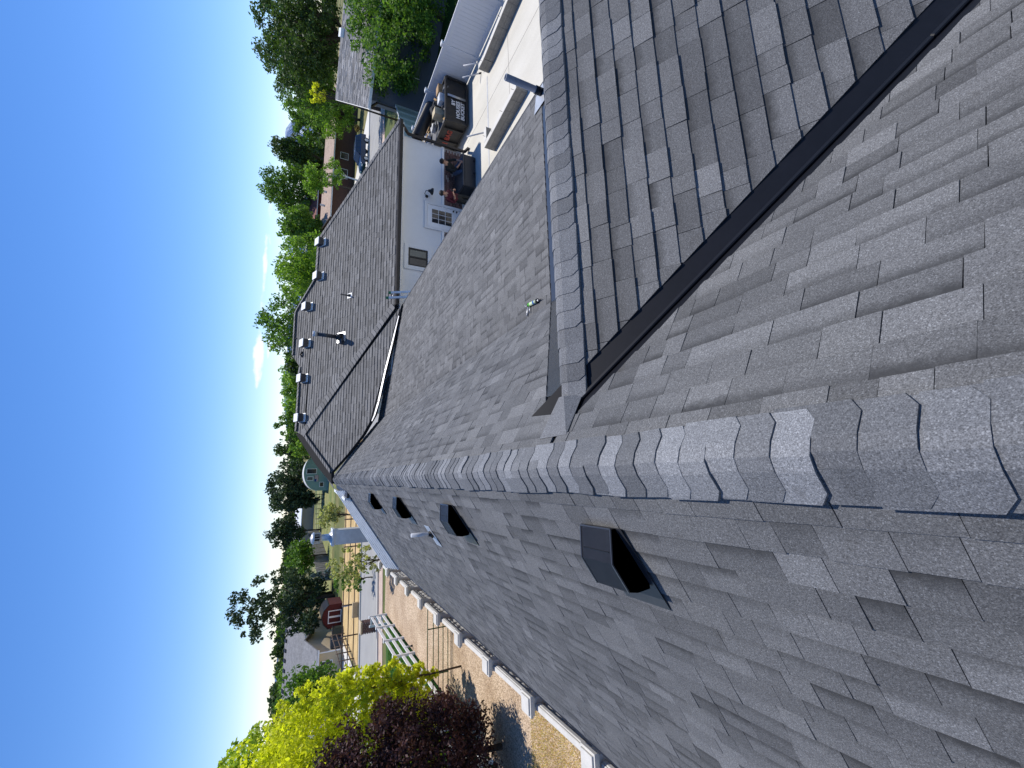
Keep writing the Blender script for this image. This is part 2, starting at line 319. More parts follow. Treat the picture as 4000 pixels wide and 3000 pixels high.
def shingles(polys, O, S, D, expo=EXPO, wlo=.12, whi=.32, thick=(.005, .009), off=0., gap=.004, tone=1., var=.12, lift=0.0):
    """pieces = list of (verts, faces, tint rows, centre). polys: convex 3-D polygons of one roof plane"""
    O, S, D = Vector(O), Vector(S).normalized(), Vector(D).normalized(); N = S.cross(D).normalized()
    if N.z < 0: N = -N
    cls = []
    for P in polys:
        c = [((Vector(p)-O).dot(S), (Vector(p)-O).dot(D)) for p in P]
        if area2(c) < 0: c = c[::-1]
        cls.append(c)
    s_lo = min(p[0] for c in cls for p in c); s_hi = max(p[0] for c in cls for p in c); d_hi = max(p[1] for c in cls for p in c); d_lo = min(p[1] for c in cls for p in c)
    res = []; k0 = math.floor((d_lo-off)/expo)
    for k in range(k0, int((d_hi-off)/expo)+2):
        d0 = off+k*expo; d1 = d0+expo; s = s_lo-random.uniform(0, whi); run = 0; sheet = random.gauss(1, var*.5)
        while s < s_hi:
            w = random.uniform(wlo, whi); run += w; tooth = random.random() < .5
            if run > .98: run = 0; sheet = random.gauss(1, var*.5)
            g = gap if run == 0 or random.random() < .6 else gap*.25
            th = thick[1] if tooth else thick[0]; th *= random.uniform(.85, 1.15); dj = random.uniform(-.003, .003)
            rect = [(s+g/2, d0-.004), (s+w-g/2, d0-.004), (s+w-g/2, d1+dj), (s+g/2, d1+dj+random.uniform(-.0015, .0015))]
            s += w
            tint = max(.62, min(1.5, sheet*random.gauss(1.0 if tooth else .92, var)))*tone
            band = random.choice((.2, .5, .8, 1.)) if not tooth else random.choice((0, 0, .3, .6))
            for c in cls:
                q = clip_poly(rect, c)
                if len(q) < 3 or abs(area2(q)) < 4e-4: continue
                if area2(q) < 0: q = q[::-1]
                top = []; bot = []; tt = []
                for (a, b) in q:
                    f = min(1, max(0, (b-d0)/expo)); base = O+S*a+D*b
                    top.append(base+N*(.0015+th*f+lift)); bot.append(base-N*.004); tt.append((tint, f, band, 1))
                n = len(q); up = (top[1]-top[0]).cross(top[2]-top[0]).dot(N) > 0
                idx = list(range(n)) if up else list(range(n))[::-1]
                fs = [tuple(idx)]+[((i, (i+1) % n, n+(i+1) % n, n+i)[::-1] if up else (i, (i+1) % n, n+(i+1) % n, n+i)) for i in range(n)]
                res.append((top+bot, fs, tt+tt, sum(top, Vector())/n))
    return res
def lay(pieces, parents, m, n_single, name='shingle'):
    """pieces: list of (slope index, piece). The ones that show largest become parts, the rest one joined part a slope."""
    sc = []
    for i, (k, p) in enumerate(pieces):
        q = PX(p[3]); ok = q and -30 < q[0] < 4030 and -30 < q[1] < 3030
        sc.append((-(len(p[0]) and 1)/max(.3, (p[3]-Vector((0, 0, EYE))).length)**2 if ok else 0, i))
    sc.sort(); single = set(i for s_, i in sc[:n_single] if s_ < 0); rest = {}
    for i, (k, p) in enumerate(pieces):
        if i in single:
            mb = MB(); mb.v = [tuple(v) for v in p[0]]; mb.f = p[1]; mb.t = p[2]; mb.smooth = [False]*len(p[1]); mb.build(name, m, parents[k])
        else:
            mb = rest.setdefault(k, MB()); b = len(mb.v); mb.v += [tuple(v) for v in p[0]]; mb.f += [tuple(j+b for j in f) for f in p[1]]; mb.t += p[2]; mb.smooth += [False]*len(p[1])
    for k, mb in rest.items(): o = mb.build('shingle_field', m, parents[k]); o['kind'] = 'stuff'
def Z(v): return Vector((v[0], v[1], v[2]+EYE))
def deck(polys, name, parent, m=None, drop=.010, th=.09):
    mb = MB()
    for P in polys:
        P = [Vector(p)-Vector((0, 0, drop)) for p in P]; mb.prism(P, (0, 0, -th))
    o = mb.build(name, m or M['deck'], parent); return o
# ------------------------------------------------------------------ the house we stand on
house = thing('shingled_house', 'dark grey shingled house with long ridge, black box vents and valley underfoot', 'house', (0, 6, 0))
T = .68; RX = .03; RZ = -1.40; KX = 2.15; T2 = .10; EX = 6.19; YR = 15.3
def zL(x): return RZ-T*(RX-x)
def zR(x): return RZ-T*(x-RX) if x <= KX else RZ-T*(KX-RX)-T2*(x-KX)
def eaveL(y): return -3.59+.067*(y-5.0)
CY = 2.42; CZ = -1.635; TN = .67; TF = .70
AX = RX+(RZ-CZ)/T                                   # where the cross ridge meets the main slope
def zS(x): return RZ-T*(x-RX)                        # near side: steep all the way down
def vN(x): return CY-(CZ-zS(x))/TN                  # near valley
NX = 4.1
def vF(x): return CY+(CZ-zR(x))/TF                  # far valley
YB = -4.0
mL = lambda x, y: Z((x, y, zL(x))); mR = lambda x, y: Z((x, y, zR(x)))
ELx = eaveL(YR)
left_poly = [[mL(RX, YB), mL(RX, YR), mL(-.36, YR), mL(ELx, YR), mL(eaveL(YB), YB)], [mL(RX, YR), mL(RX, 19.0), mL(-.10, 18.6), mL(-.36, YR)]]
mS = lambda x, y: Z((x, y, zS(x)))
nearA = [[mS(RX, YB), mS(RX, CY), mS(AX-.06, CY-.06), mS(NX, vN(NX)-.16), mS(NX, YB)]]
FO = .25
farB = [[mR(RX, CY), mR(RX, 19.2), mR(.5, 18.8), mR(.5, vF(.5)+FO+.02), mR(AX-.05, CY+.02)], [mR(.5, vF(.5)+FO+.02), mR(.5, 18.8), mR(KX, 17.2), mR(KX, vF(KX)+FO)]]
lowC = [[mR(KX, vF(KX)+FO), mR(KX, 17.0), mR(EX, 15.3), mR(EX, vF(EX)+FO)]]
cD = lambda x, y: Z((x, y, CZ-TN*(CY-y)))
VO = .19
nD = [[cD(AX+VO, CY), cD(7.2, CY), cD(7.2, vN(NX)+VO), cD(NX, vN(NX)+VO)]]
nDd = [[cD(AX, CY), cD(7.2, CY), cD(7.2, vN(NX)), cD(NX, vN(NX))]]
cF = lambda x, y: Z((x, y, CZ-TF*(y-CY)))
fE = [[cF(AX, CY), cF(7.2, CY), cF(7.2, vF(7.2)), cF(KX, vF(KX))]]
cosT = 1/math.sqrt(1+T*T)
slopes = []
def slope(name, dpoly, label=None):
    o = deck(dpoly, name, house); slopes.append(o)
    if label: o['label'] = label
    return len(slopes)-1
pieces = []
k = slope('roof_slope', left_poly); pieces += [(k, p) for p in shingles(left_poly, mL(RX, 0), (0, 1, 0), (-1, 0, -T), off=-.02)]
mainR = [[mR(RX, CY), mR(RX, 19.2), mR(.5, 18.8), mR(KX, 17.2), mR(KX, CY)], [mS(RX, YB), mS(RX, CY), mS(NX, CY), mS(NX, YB)]]
k = slope('roof_slope', mainR); pieces += [(k, p) for p in shingles(nearA+farB, mR(RX, 0), (0, 1, 0), (1, 0, -T), off=-.03)]
k = slope('roof_slope', [[mR(KX, CY), mR(KX, 17.0), mR(EX, 15.3), mR(EX, CY)]], 'low pitched lower roof with pale sunlit shingles'); pieces += [(k, p) for p in shingles(lowC, mR(KX, 0), (0, 1, 0), (1, 0, -T2), off=.0)]
k = slope('roof_slope', nDd); pieces += [(k, p) for p in shingles(nD, cD(0, CY), (1, 0, 0), (0, -1, -TN), off=-.03, thick=(.009, .014))]
deck(fE, 'roof_slope', house)
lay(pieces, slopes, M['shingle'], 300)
# ridge caps: bent pieces with clipped corners, butt end towards the camera
def cap_mesh(w, tl, tr, L=.30, lift=.016, nm='ridge_cap', tint=1., flat=.03):
    xs = [-w, -w*.75, -w*.4, -flat, 0, flat, w*.4, w*.75, w]; vs = []; fs = []; tt = []
    def prof(x): 
        a = abs(x); r = flat; s_ = tl if x < 0 else tr
        return -s_*(a*a/(2*r) if a < r else a-r/2)
    ys = [(0, 1), (.05, .93), (L*.5, .5), (L, 0)]
    for j, (y, l) in enumerate(ys):
        for i, x in enumerate(xs):
            yy = y
            if j == 0 and i in (0, 8): yy = .032
            vs.append(Vector((x, yy, prof(x)+.004+lift*l))); tt.append((tint, .6, 0, 1))
    n = len(xs)
    for j in range(len(ys)-1):
        for i in range(n-1): fs.append((j*n+i, j*n+i+1, (j+1)*n+i+1, (j+1)*n+i))
    b = len(vs)
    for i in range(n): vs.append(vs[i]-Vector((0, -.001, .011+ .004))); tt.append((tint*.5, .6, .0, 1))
    for i in range(n-1): fs.append((b+i, b+i+1, i+1, i))
    # side skirts
    for e in (0, n-1):
        b = len(vs)
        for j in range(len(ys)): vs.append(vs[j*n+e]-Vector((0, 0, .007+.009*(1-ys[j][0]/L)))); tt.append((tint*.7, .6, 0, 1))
        for j in range(len(ys)-1):
            q = (j*n+e, (j+1)*n+e, b+j+1, b+j); fs.append(q if e == 0 else q[::-1])
    mb = MB(); mb.v = [tuple(v) for v in vs]; mb.f = fs; mb.t = tt; mb.smooth = [False]*len(fs); return mb.mesh(nm, M['cap'])
caps = [cap_mesh(.15, T, T, tint=c, L=.27, flat=.05, lift=.012) for c in (.78, .92, 1.0, 1.12, 1.3, 1.5)]
y = -1.0+.376-.375+.012; kk = 0
while y < 17.9:
    me = random.choice(caps[:4] if y < 0.45 else caps); o = bpy.data.objects.new('ridge_cap', me)
    link(o, slopes[0], Matrix.Translation(Vector((RX+random.uniform(-.006, .006), y, EYE+RZ+.004+random.uniform(0, .004)))) @ Matrix.Rotation(random.uniform(-.035, .035), 4, 'Z') @ Matrix.Rotation(random.uniform(-.012, .012), 4, 'Y')); y += CAPX+random.uniform(-.008, .008); kk += 1
x = AX+.10
R90 = Matrix.Rotation(-math.pi/2, 4, 'Z')          # cap's +y becomes +x ; its left becomes far... 
caps2 = [cap_mesh(.15, TF, TN, tint=c, L=.27, lift=.010, flat=.045) for c in (.85, 1.0, 1.12, 1.25)]
while x < 7.0:
    o = bpy.data.objects.new('ridge_cap', random.choice(caps2)); link(o, slopes[3], Matrix.Translation(Vector((x, CY+random.uniform(-.004, .004), EYE+CZ+.004))) @ R90); x += CAPX+random.uniform(-.003, .003)
# open valley metal, near side of the cross gable: two pans and a raised centre rib
def strip(pts_a, pts_b, name, m, parent, th=.003, up=-.005):
    mb = MB()
    for i in range(len(pts_a)-1):
        mb.prism([Vector(p)+Vector((0, 0, up)) for p in (pts_a[i], pts_a[i+1], pts_b[i+1], pts_b[i])], (0, 0, th))
    return mb.build(name, m, parent)
xs = [AX+.02, KX, NX]; va = [cD(x, vN(x)) for x in xs]
v1 = strip(va, [cD(x, vN(x)+VO+.05) for x in xs], 'valley_pan', M['valley'], slopes[3])
xs2 = [AX-.02, KX, NX]
strip([mS(x, vN(x)) for x in xs2], [mS(x, vN(x)-.22) for x in xs2], 'valley_pan', M['valley'], slopes[1])
mb = MB(); 
for a, b in ((xs[0], xs[1]), (xs[1], xs[2])):
    A, B = cD(a, vN(a)), cD(b, vN(b)); mb.bar(A+Vector((0, 0, .012)), B+Vector((0, 0, .012)), .03, .03)
mb.build('valley_rib', M['valley'], slopes[3], bevel=.006)
# far side flashing, seen beyond the cross ridge
xs3 = [AX+.22, KX-.001]; strip([mR(x, vF(x)-.02) for x in xs3], [mR(x, vF(x)+FO+.06) for x in xs3], 'valley_pan', M['strip'], slopes[1])
xs4 = [KX+.001, EX+.05]; strip([mR(x, vF(x)-.02) for x in xs4], [mR(x, vF(x)+FO+.06) for x in xs4], 'valley_pan', M['strip'], slopes[2])
# apex closure: folded shingle where the cross ridge dies into the main slope
mb = MB(); N_ = Vector((0, 0, .014)); q = [mR(AX-.14, CY-.15)+N_, mR(AX-.14, CY+.18)+N_, Z((AX+.13, CY+.03, CZ+.03)), Z((AX+.13, CY-.03, CZ+.03)), cD(AX+.13, CY-.12)+N_*1.5, cF(AX+.13, CY+.1)+N_*1.5]
mb.add(q, [(0, 4, 3), (0, 3, 2, 1), (1, 2, 5)], (1.1, .6, 0, 1)); af = mb.build('apex_flap', M['cap'], slopes[3]); sm = af.modifiers.new('s', 'SOLIDIFY'); sm.thickness = .006; sm.offset = -1
# eaves: drip edge and fascia
def zz(x, f): return EYE+f(x)
mb = MB(); mb.bar(mL(eaveL(YB), YB)+Vector((-.012, 0, -.02)), mL(ELx, YR)+Vector((-.012, 0, -.02)), .03, .05); mb.build('drip_edge', M['black'], house)
mb = MB(); mb.bar(mR(EX, 3)+Vector((.015, 0, -.02)), mR(EX, 15.2)+Vector((.015, 0, -.02)), .03, .05); mb.build('drip_edge', M['black'], house)
mb = MB(); mb.bar(mR(EX, 3)+Vector((-.03, 0, -.15)), mR(EX, 15.1)+Vector((-.03, 0, -.15)), .03, .2); mb.build('fascia', M['trim_white'], house)
mb = MB(); mb.prism([(-3.3, -3.6, 0), (5.6, -3.6, 0), (5.6, 14.6, 0), (-2.6, 14.6, 0)], (0, 0, 1.9)); mb.build('wall', M['stucco'], house)
# black box vents on the left slope
def box_vent(y0):
    y1 = y0+.275; c = mL(-.48, (y0+y1)/2); D = Vector((-1, 0, -T)).normalized(); S = Vector((0, 1, 0)); N = Vector((-T, 0, 1)).normalized()
    fl_ = MB(); fl_.prism([c+S*a_+D*b_+N*.014 for a_, b_ in ((-.18, -.22), (.18, -.22), (.18, .33), (-.18, .33))], N*.003); fl = fl_.build('roof_vent', M['black_metal'], slopes[0])
    prof = [(-.31, zL(-.31)+.055), (-.49, -1.572+.0), (-.645, -1.672), (-.655, -1.735)]; th = .0
    h = MB(); A_ = [Z((x, y0, z)) for x, z in prof]; B_ = [Z((x, y1, z)) for x, z in prof]
    for i in range(3): h.add([A_[i], A_[i+1], B_[i+1], B_[i]], [(0, 1, 2, 3), (3, 2, 1, 0)])
    for P_ in (A_, B_): yq = P_[0].y; h.add(P_+[Z((-.645, yq, zL(-.645)+.035)), Z((-.62, yq, zL(-.62)+.018)), Z((-.31, yq, zL(-.31)+.018))], [(0, 1, 2, 3, 4, 5, 6), (6, 5, 4, 3, 2, 1, 0)])
    ho = h.build('hood', M['black_metal'], fl)
    lip = MB()
    for P_, Q_ in ((A_[0], B_[0]), (A_[0], A_[1]), (B_[0], B_[1]), (A_[1], A_[2]), (B_[1], B_[2])): lip.bar(P_, Q_, .008)
    lip.build('hood_seam', M['strip'], fl)
    i = MB(); i.obox(c+N*.07-D*.02, S*.115, D*.12, N*.05); i.build('louvre_box', M['black'], fl)
for y0 in (1.97, 4.75, 7.42, 10.05): box_vent(y0)
# plumbing vent on the left slope
q = AT(1690, 2084, 1); r = ray(1690, 2084); kq = (RZ-T*RX)/(r[2]-T*r[0]); q = r*kq; base = mL(q[0], q[1])
D = Vector((-1, 0, -T)).normalized(); S = Vector((0, 1, 0)); N = Vector((-T, 0, 1)).normalized()
mb = MB(); mb.prism([base+N*.014+S*a-D*b for a, b in ((-.13, -.22), (.13, -.22), (.13, .16), (-.13, .16))], N*.003); pv = mb.build('vent_pipe', M['galv'], slopes[0])
mb = MB(); mb.tube([base-Vector((0, 0, .05)), base+Vector((0, 0, .33))], .03, 14); mb.build('pipe', M['pvc'], pv)
mb = MB(); mb.tube([base, base+Vector((0, 0, .035)), base+Vector((0, 0, .07))], [.07, .045, .034], 14); mb.build('boot', M['rubber'], pv)
# tall plastic vent pipe at the low roof's edge, with a lead of flashing
b0 = Vector((6.02, 4.92, EYE+zR(6.02)))
mb = MB(); mb.tube([b0-Vector((0, 0, .05)), b0+Vector((.0, 0, .66))], .051, 18, cap=False); mb.tube([b0+Vector((0, 0, .3)), b0+Vector((0, 0, .66))], .043, 18, cap=False); mb.lathe(b0, [(.043, .66), (.051, .66)], 18); vp = mb.build('vent_pipe', M['pvc'], slopes[2])
mb = MB(); mb.tube([b0, b0+Vector((0, 0, .13))], .062, 18); mb.build('coupling', M['rubber'], vp)
mb = MB(); mb.prism([b0+Vector(p) for p in ((-.28, -.12, .045), (.2, -.12, -.02), (.2, .2, -.02), (-.28, .2, .045))], (0, 0, .004)); mb.build('flashing', M['galv'], vp)
# far left edge: dark gap at the rake and the ribbed white metal roof that rises beyond it
ft = thing('metal_patio_roof', 'white ribbed metal roof panel with screw heads rising beyond the black gap', 'patio roof', (-1.8, 17, 0))
A, B = mL(ELx-.02, YR), mL(-.36, YR); d = (B-A).normalized(); sd = Vector((0, 1, 0)); ud = Vector((0, .80, .42)).normalized()
mb = MB(); mb.prism([A+sd*-.01, B+sd*-.01, B+sd*.30+Vector((0, 0, .05)), A+sd*.34+Vector((0, 0, .02))], (0, 0, -.08)); tr = mb.build('trough', M['black'], ft)
for kx in (.12, .40, .62, .9):
    p = A.lerp(B, kx)+sd*.12+Vector((0, 0, .035)); mb = MB(); mb.ico(p, .035, 2, 0, (1, 1, .5)); mb.build('bolt_cap', M['strip'], tr)
U0, U1 = A+sd*.32-d*.1, B+sd*.30+d*.02; wid = .74; nr = 6
mb = MB(); nn = d.cross(ud).normalized(); nn = nn if nn.z > 0 else -nn; hh = [0, .035, .035, 0]
for i in range(nr*4):
    f0, f1 = i/(nr*4), (i+1)/(nr*4); za, zb = hh[i % 4], hh[(i % 4)+1] if (i % 4) < 3 else 0
    mb.add([U0+ud*wid*f0+nn*za, U1+ud*wid*f0*.8+nn*za, U1+ud*wid*f1*.8+nn*zb, U0+ud*wid*f1+nn*zb], [(0, 1, 2, 3)])
pn = mb.build('metal_panel', M['white_metal'], ft); sm = pn.modifiers.new('s', 'SOLIDIFY'); sm.thickness = .004
for i in (1, 4):
    for j in range(8): mb = MB(); mb.ico(U0.lerp(U1, (j+.5)/8)+ud*wid*((i+.4)/nr)*.9+nn*.02, .014, 1); mb.build('screw_head', M['black'], ft)
E0, E1 = mL(-.36, YR), mL(-.15, 17.6)
mb = MB(); mb.prism([E0+Vector((0, 0, .0)), E1, E1+Vector((-.16, 0, -.02)), E0+Vector((-.22, 0, .0))], (0, 0, -.06)); mb.build('trough', M['black'], ft)
mb = MB(); mb.bar(E0+Vector((-.26, .1, .03)), E1+Vector((-.2, 0, .04)), .09, .05); mb.build('edge_trim', M['white_metal'], ft)
for q in (Vector((ELx+.3, YR+.8, 0)), Vector((-1.0, YR+.8, 0))): mb = MB(); mb.bar(q, q+Vector((0, 0, 2.5 if q.x < -2 else 4.0)), .1); mb.build('post', M['white_metal'], ft)
# chimney chase with metal flue cap
cy = 18.5; c0 = AT(1320, 2070, cy).x; c1 = AT(1320, 2128, cy).x; ctop = AT(1308, 2095, cy).z
ch = thing('chimney', 'boxy white chimney chase with shiny round metal flue cap', 'chimney', ((c0+c1)/2, cy+.3, 0))
mb = MB(); mb.box(c1, c0, cy, cy+.62, 0, ctop); mb.build('chase', M['white_metal'], ch)
mb = MB(); mb.box(c1-.04, c0+.04, cy-.04, cy+.66, ctop+.002, ctop+.10); mb.build('chase_cap', M['white_metal'], ch, bevel=.01)
cc = Vector(((c0+c1)/2, cy+.31, ctop+.10)); mb = MB(); mb.lathe(cc, [(.24, 0), (.16, .07), (.125, .10), (.125, .36)], 20); mb.build('flue', M['galv'], ch)
mb = MB(); mb.lathe(cc, [(.15, .36), (.2, .38), (.2, .42)], 20)
for k in range(12): a = k*math.pi/6; mb.bar(cc+Vector((math.cos(a)*.19, math.sin(a)*.19, .41)), cc+Vector((math.cos(a)*.19, math.sin(a)*.19, .62)), .014)
mb.build('flue_cage', M['galv'], ch)
mb = MB(); mb.lathe(cc, [(.12, .38), (.12, .62)], 16); mb.build('flue_core', M['black'], ch)
mb = MB(); mb.lathe(cc, [(.22, .60), (.22, .64), (.16, .70), (.02, .74), (0, .74)], 20); mb.build('flue_lid', M['galv'], ch)
# ------------------------------------------------------------------ the white stucco wing across the far end
YW = 15.42; YE = 15.0; P1 = .68; P2 = .68
wing = thing('stucco_house', 'white stucco house wing with grey shingle roof, brick wainscot and white vents', 'house', (10, 18, 0))
def f1(y): return -2.97+P1*(y-YE)
def f2(y): return -13.215+P2*y
F1 = lambda x, y: Z((x, y, f1(y))); F2 = lambda x, y: Z((x, y, f2(y)))
PXY = (1.75, 18.87); FT = (6.15, 14.9)
def hip1(y): return FT[0]+(PXY[0]-FT[0])*(y-FT[1])/(PXY[1]-FT[1])
XR = 14.05; YRD = 18.78; XRD = 10.2
f1p = [[F1(hip1(YE), YE), F1(XR, YE), F1(XRD, YRD), F1(8.45, YRD), F1(PXY[0], PXY[1]-.05)], [F1(PXY[0], PXY[1]), F1(1.97, 19.3), F1(4.66, 19.34), F1(8.45, YRD)], [F1(4.66, 19.34), F1(5.2, 19.75), F1(7.15, 19.8), F1(8.45, YRD)]]
def rt(a_, b_): Y_ = 13.215/(P2-b_); return F2(a_*Y_, Y_)
f2p = [[rt(.413, -.215), F2(PXY[0], PXY[1]), rt(.016, -.075), rt(.054, -.106)], [rt(.413, -.215), rt(.054, -.106), rt(.097, -.136), rt(.141, -.158), rt(.245, -.178), rt(.311, -.192)]]
f3a, f3b = Z((-.12, 17.45, -1.33)), Z((.60, 18.2, -.80))
f3p = [[F2(PXY[0], PXY[1]), rt(.016, -.075), f3a, f3b, F1(1.9, 19.32)]]
ws = []
def wslope(polys, label=None):
    o = deck(polys, 'roof_slope', wing, th=.10); ws.append(o)
    if label: o['label'] = label
    return len(ws)-1
wp = []
k = wslope(f1p); wp += [(k, p) for p in shingles(f1p, F1(0, YRD+1.1), (1, 0, 0), (0, -1, -P1), wlo=.18, whi=.42, thick=(.011, .019), var=.12)]
k = wslope(f2p); wp += [(k, p) for p in shingles(f2p, F2(0, 19), (1, 0, 0), (0, -1, -P2), wlo=.18, whi=.42, thick=(.011, .019), var=.12)]
k = wslope(f3p); wp += [(k, p) for p in shingles(f3p, F2(PXY[0], PXY[1]), Vector((.28-1.75, 17.5-18.87, f2(17.5)-f2(18.87))), Vector((-.7, .6, -.05)), wlo=.2, whi=.4, thick=(.010, .016), var=.13)]
lay(wp, ws, M['shingle_far'], 300)
mb = MB(); mb.prism([F1(XRD, YRD), F1(8.45, YRD), Z((8.45, 22.6, -2.97)), Z((XR, 22.6, -2.97))], (0, 0, -.08)); mb.prism([F1(XR, YE), F1(XRD, YRD), Z((XR, 22.6, -2.97))], (0, 0, -.08)); mb.prism([F1(7.15, 19.8), F1(5.2, 19.75), Z((5.2, 23.6, -2.0)), Z((8.4, 23.6, -2.0))], (0, 0, -.08)); mb.prism([F1(4.66, 19.34), F1(1.97, 19.3), Z((1.97, 23, -2.9)), Z((5.2, 23, -2.9))], (0, 0, -.08)); mb.build('roof_slope', M['roof_grey'], wing)
# cap rows on the wing's hips, rake and ridge
def cap_row(a, b, tl, tr, nm, step=.15, zup=.012, w=.14, upv=None):
    a, b = Vector(a), Vector(b); d = (b-a); n = int(d.length/step); d.normalize(); side = Vector((d.y, -d.x, 0)).normalized(); me = [cap_mesh(w, tl, tr, tint=c, L=.28, lift=.022) for c in (.8, 1., 1.15, 1.35)]
    for m_ in me: m_.materials[0] = M['shingle_far']
    up = side.cross(d).normalized(); up = up if up.z > 0 else -up
    if upv: up = Vector(upv); up = (up-d*up.dot(d)).normalized()
    side = d.cross(up)
    for i in range(n):
        p = a+d*(i*step)+Vector((0, 0, zup)); Mx = Matrix((side, d, up)).transposed().to_4x4(); Mx.translation = p
        o = bpy.data.objects.new('ridge_cap', random.choice(me)); link(o, nm, Mx)
cap_row(F1(hip1(YE)+.10, YE+.03), F1(PXY[0]+.12, PXY[1]), .0, .0, ws[0], .17, .012, upv=(0, -P1, 1))
cap_row(rt(.017, -.0745)+Vector((0, 0, .01)), F2(PXY[0]-.03, PXY[1]-.03)+Vector((0, 0, .01)), .25, .05, ws[1], .17)
cap_row(F1(XR-.02, YE+.02), F1(XRD, YRD), .45, .45, ws[0], .17, .016)
cap_row(F1(1.97, 19.3), F1(4.66, 19.34), .4, .4, ws[0], .17); cap_row(F1(8.45, YRD), F1(7.15, 19.8), .1, .1, ws[0], .17); cap_row(F1(5.2, 19.75), F1(7.15, 19.8), .3, .3, ws[0], .17); cap_row(F1(8.45, YRD), F1(XRD, YRD), .5, .5, ws[0], .17)
# step of the upper layer where it ends over the lower one
mb = MB()
for i in range(12):
    y0, y1 = YE+(PXY[1]-YE)*i/12, YE+(PXY[1]-YE)*(i+1)/12; mb.add([F1(hip1(y0), y0), F1(hip1(y1), y1), F2(hip1(y1), y1)-Vector((0, 0, .02)), F2(hip1(y0), y0)-Vector((0, 0, .02))], [(0, 1, 2, 3)])
mb.build('step_flashing', M['deck'], wing)
# bright unpainted flashing lying along the joint with the low roof
pts = [(.128, -.1535), (.141, -.158), (.171, -.165), (.245, -.178), (.311, -.192), (.385, -.2075)]
mb = MB(); prev = None; wd = [.03, .06, .085, .08, .07, .03]
for i, (a, b) in enumerate(pts):
    Yq = 13.215/(P2-b)-.02; z = b*Yq; P = Z((a*Yq, Yq, z+.0)); Q = P+Vector((-.02, -wd[i]*.7, -wd[i]*.55))
    if prev: mb.add([prev[0], P, Q, prev[1]], [(0, 1, 2, 3), (3, 2, 1, 0)])
    prev = (P, Q)
fl = mb.build('flashing', M['glare_metal'], wing); fl['label'] = 'bright bare metal flashing strip glaring in the sun'
# walls
def wx(x, y): return AT(x, y, YW)
XW1 = wx(1824, 608).x; XW0 = 3.2
mb = MB(); mb.box(XW0, XW1, YW, YW+6.8, 0, EYE-2.97-.02); wl = mb.build('wall', M['stucco'], wing)
zb0, zb1 = EYE-.373*YW, EYE-.322*YW
mb = MB(); mb.box(XW0, XW1+.001, YW-.012, YW-.001, zb0, zb1); mb.build('brick_panel', M['mortar'], wing)
bpan = bpy.data.objects['brick_panel']
mb = MB(); mb.box(XW0, XW1+.02, YW-.045, YW-.002, zb1+.002, zb1+.11); mb.build('trim_band', M['trim_white'], wing, bevel=.008)
mb = MB(); mb.box(XW0, XW1+.004, YW-.03, YW-.002, 0, zb0-.002); mb.build('foundation', M['concrete2'], wing)
bh = (zb1-zb0)/12; bw = .20; bmes = []
for q in range(5):
    c = (.55, .8, 1., 1.25, 1.6)[q]; m_ = mat('brick shade', (.15*c, .07*c, .052*c), (.085*c, .045*c, .036*c), 9, rough=.92, fine=.35, fscale=80); mb = MB(); mb.box(.006, bw-.006, -.012, 0, .006, bh-.006); me = mb.mesh('brick', m_); bmes.append(me)
mc = mat('pale brick', (.42, .36, .31), (.3, .26, .22), 9, rough=.92); mb = MB(); mb.box(.006, bw-.006, -.012, 0, .006, bh-.006); bmes.append(mb.mesh('brick', mc))
DX0, DX1 = wx(1662, 796).x, wx(1662, 880).x       # door opening
DXa, DXb = min(DX0, DX1), max(DX0, DX1)
for r_ in range(12):
    x = 8.4+(bw/2 if r_ % 2 else 0)
    while x+bw < XW1:
        if not (x+bw > DXa-.05 and x < DXb+.05):
            me = random.choices(bmes, (3, 4, 4, 3, 1, .5))[0]; o = bpy.data.objects.new('brick', me); link(o, bpan, Matrix.Translation(Vector((x+random.uniform(-.004, .004), YW-.012-random.uniform(0, .004), zb0+r_*bh))))
        x += bw+.004
# gutter, fascia, soffit, downspout
mb = MB(); mb.bar(Z((hip1(YE)+.1, YE-.06, f1(YE)-.07)), Z((XR, YE-.06, f1(YE)-.07)), .12, .13); gt = mb.build('gutter', M['brown_metal'], wing, bevel=.02)
mb = MB(); mb.box(XW0, XR-.03, YE, YW-.002, EYE+f1(YE)-.20, EYE+f1(YE)-.17); mb.build('soffit', M['trim_white'], wing)
mb = MB(); mb.bar(Z((XR+.06, YE, f1(YE)-.07)), Z((XR+.06, 22.6, f1(YE)-.07)), .12, .13); mb.build('gutter', M['brown_metal'], wing, bevel=.02)
mb = MB(); zt = EYE+f1(YE)-.12; mb.bar((XW1+.06, YE-.05, zt), (XW1+.06, YW-.10, zt-.32), .08, .1); mb.bar((XW1+.06, YW-.10, zt-.30), (XW1+.06, YW-.10, .12), .08, .1); mb.bar((XW1+.06, YW-.10, .14), (XW1+.06, YW-.38, .06), .08, .1); mb.build('downspout', M['brown_metal'], wing)
# window with raised stucco surround, two sliding panes
wa, wb = wx(1595, 967), wx(1595, 1036); wt = wa.z; wbm = wx(1670, 981).z; x0, x1 = min(wa.x, wb.x), max(wa.x, wb.x)
def frame(mb, x0, x1, z0, z1, t, y0, y1):
    mb.box(x0, x1, y0, y1, z1-t, z1); mb.box(x0, x1, y0, y1, z0, z0+t); mb.box(x0, x0+t, y0, y1, z0+t, z1-t); mb.box(x1-t, x1, y0, y1, z0+t, z1-t)
mb = MB(); frame(mb, x0-.16, x1+.16, wbm-.16, wt+.16, .158, YW-.05, YW-.003); mb.build('window_surround', M['stucco'], wing, bevel=.006)
mb = MB(); frame(mb, x0, x1, wbm, wt, .055, YW-.035, YW-.004); mb.box((x0+x1)/2-.03, (x0+x1)/2+.03, YW-.036, YW-.004, wbm+.055, wt-.055); wf = mb.build('window', M['black'], wing)
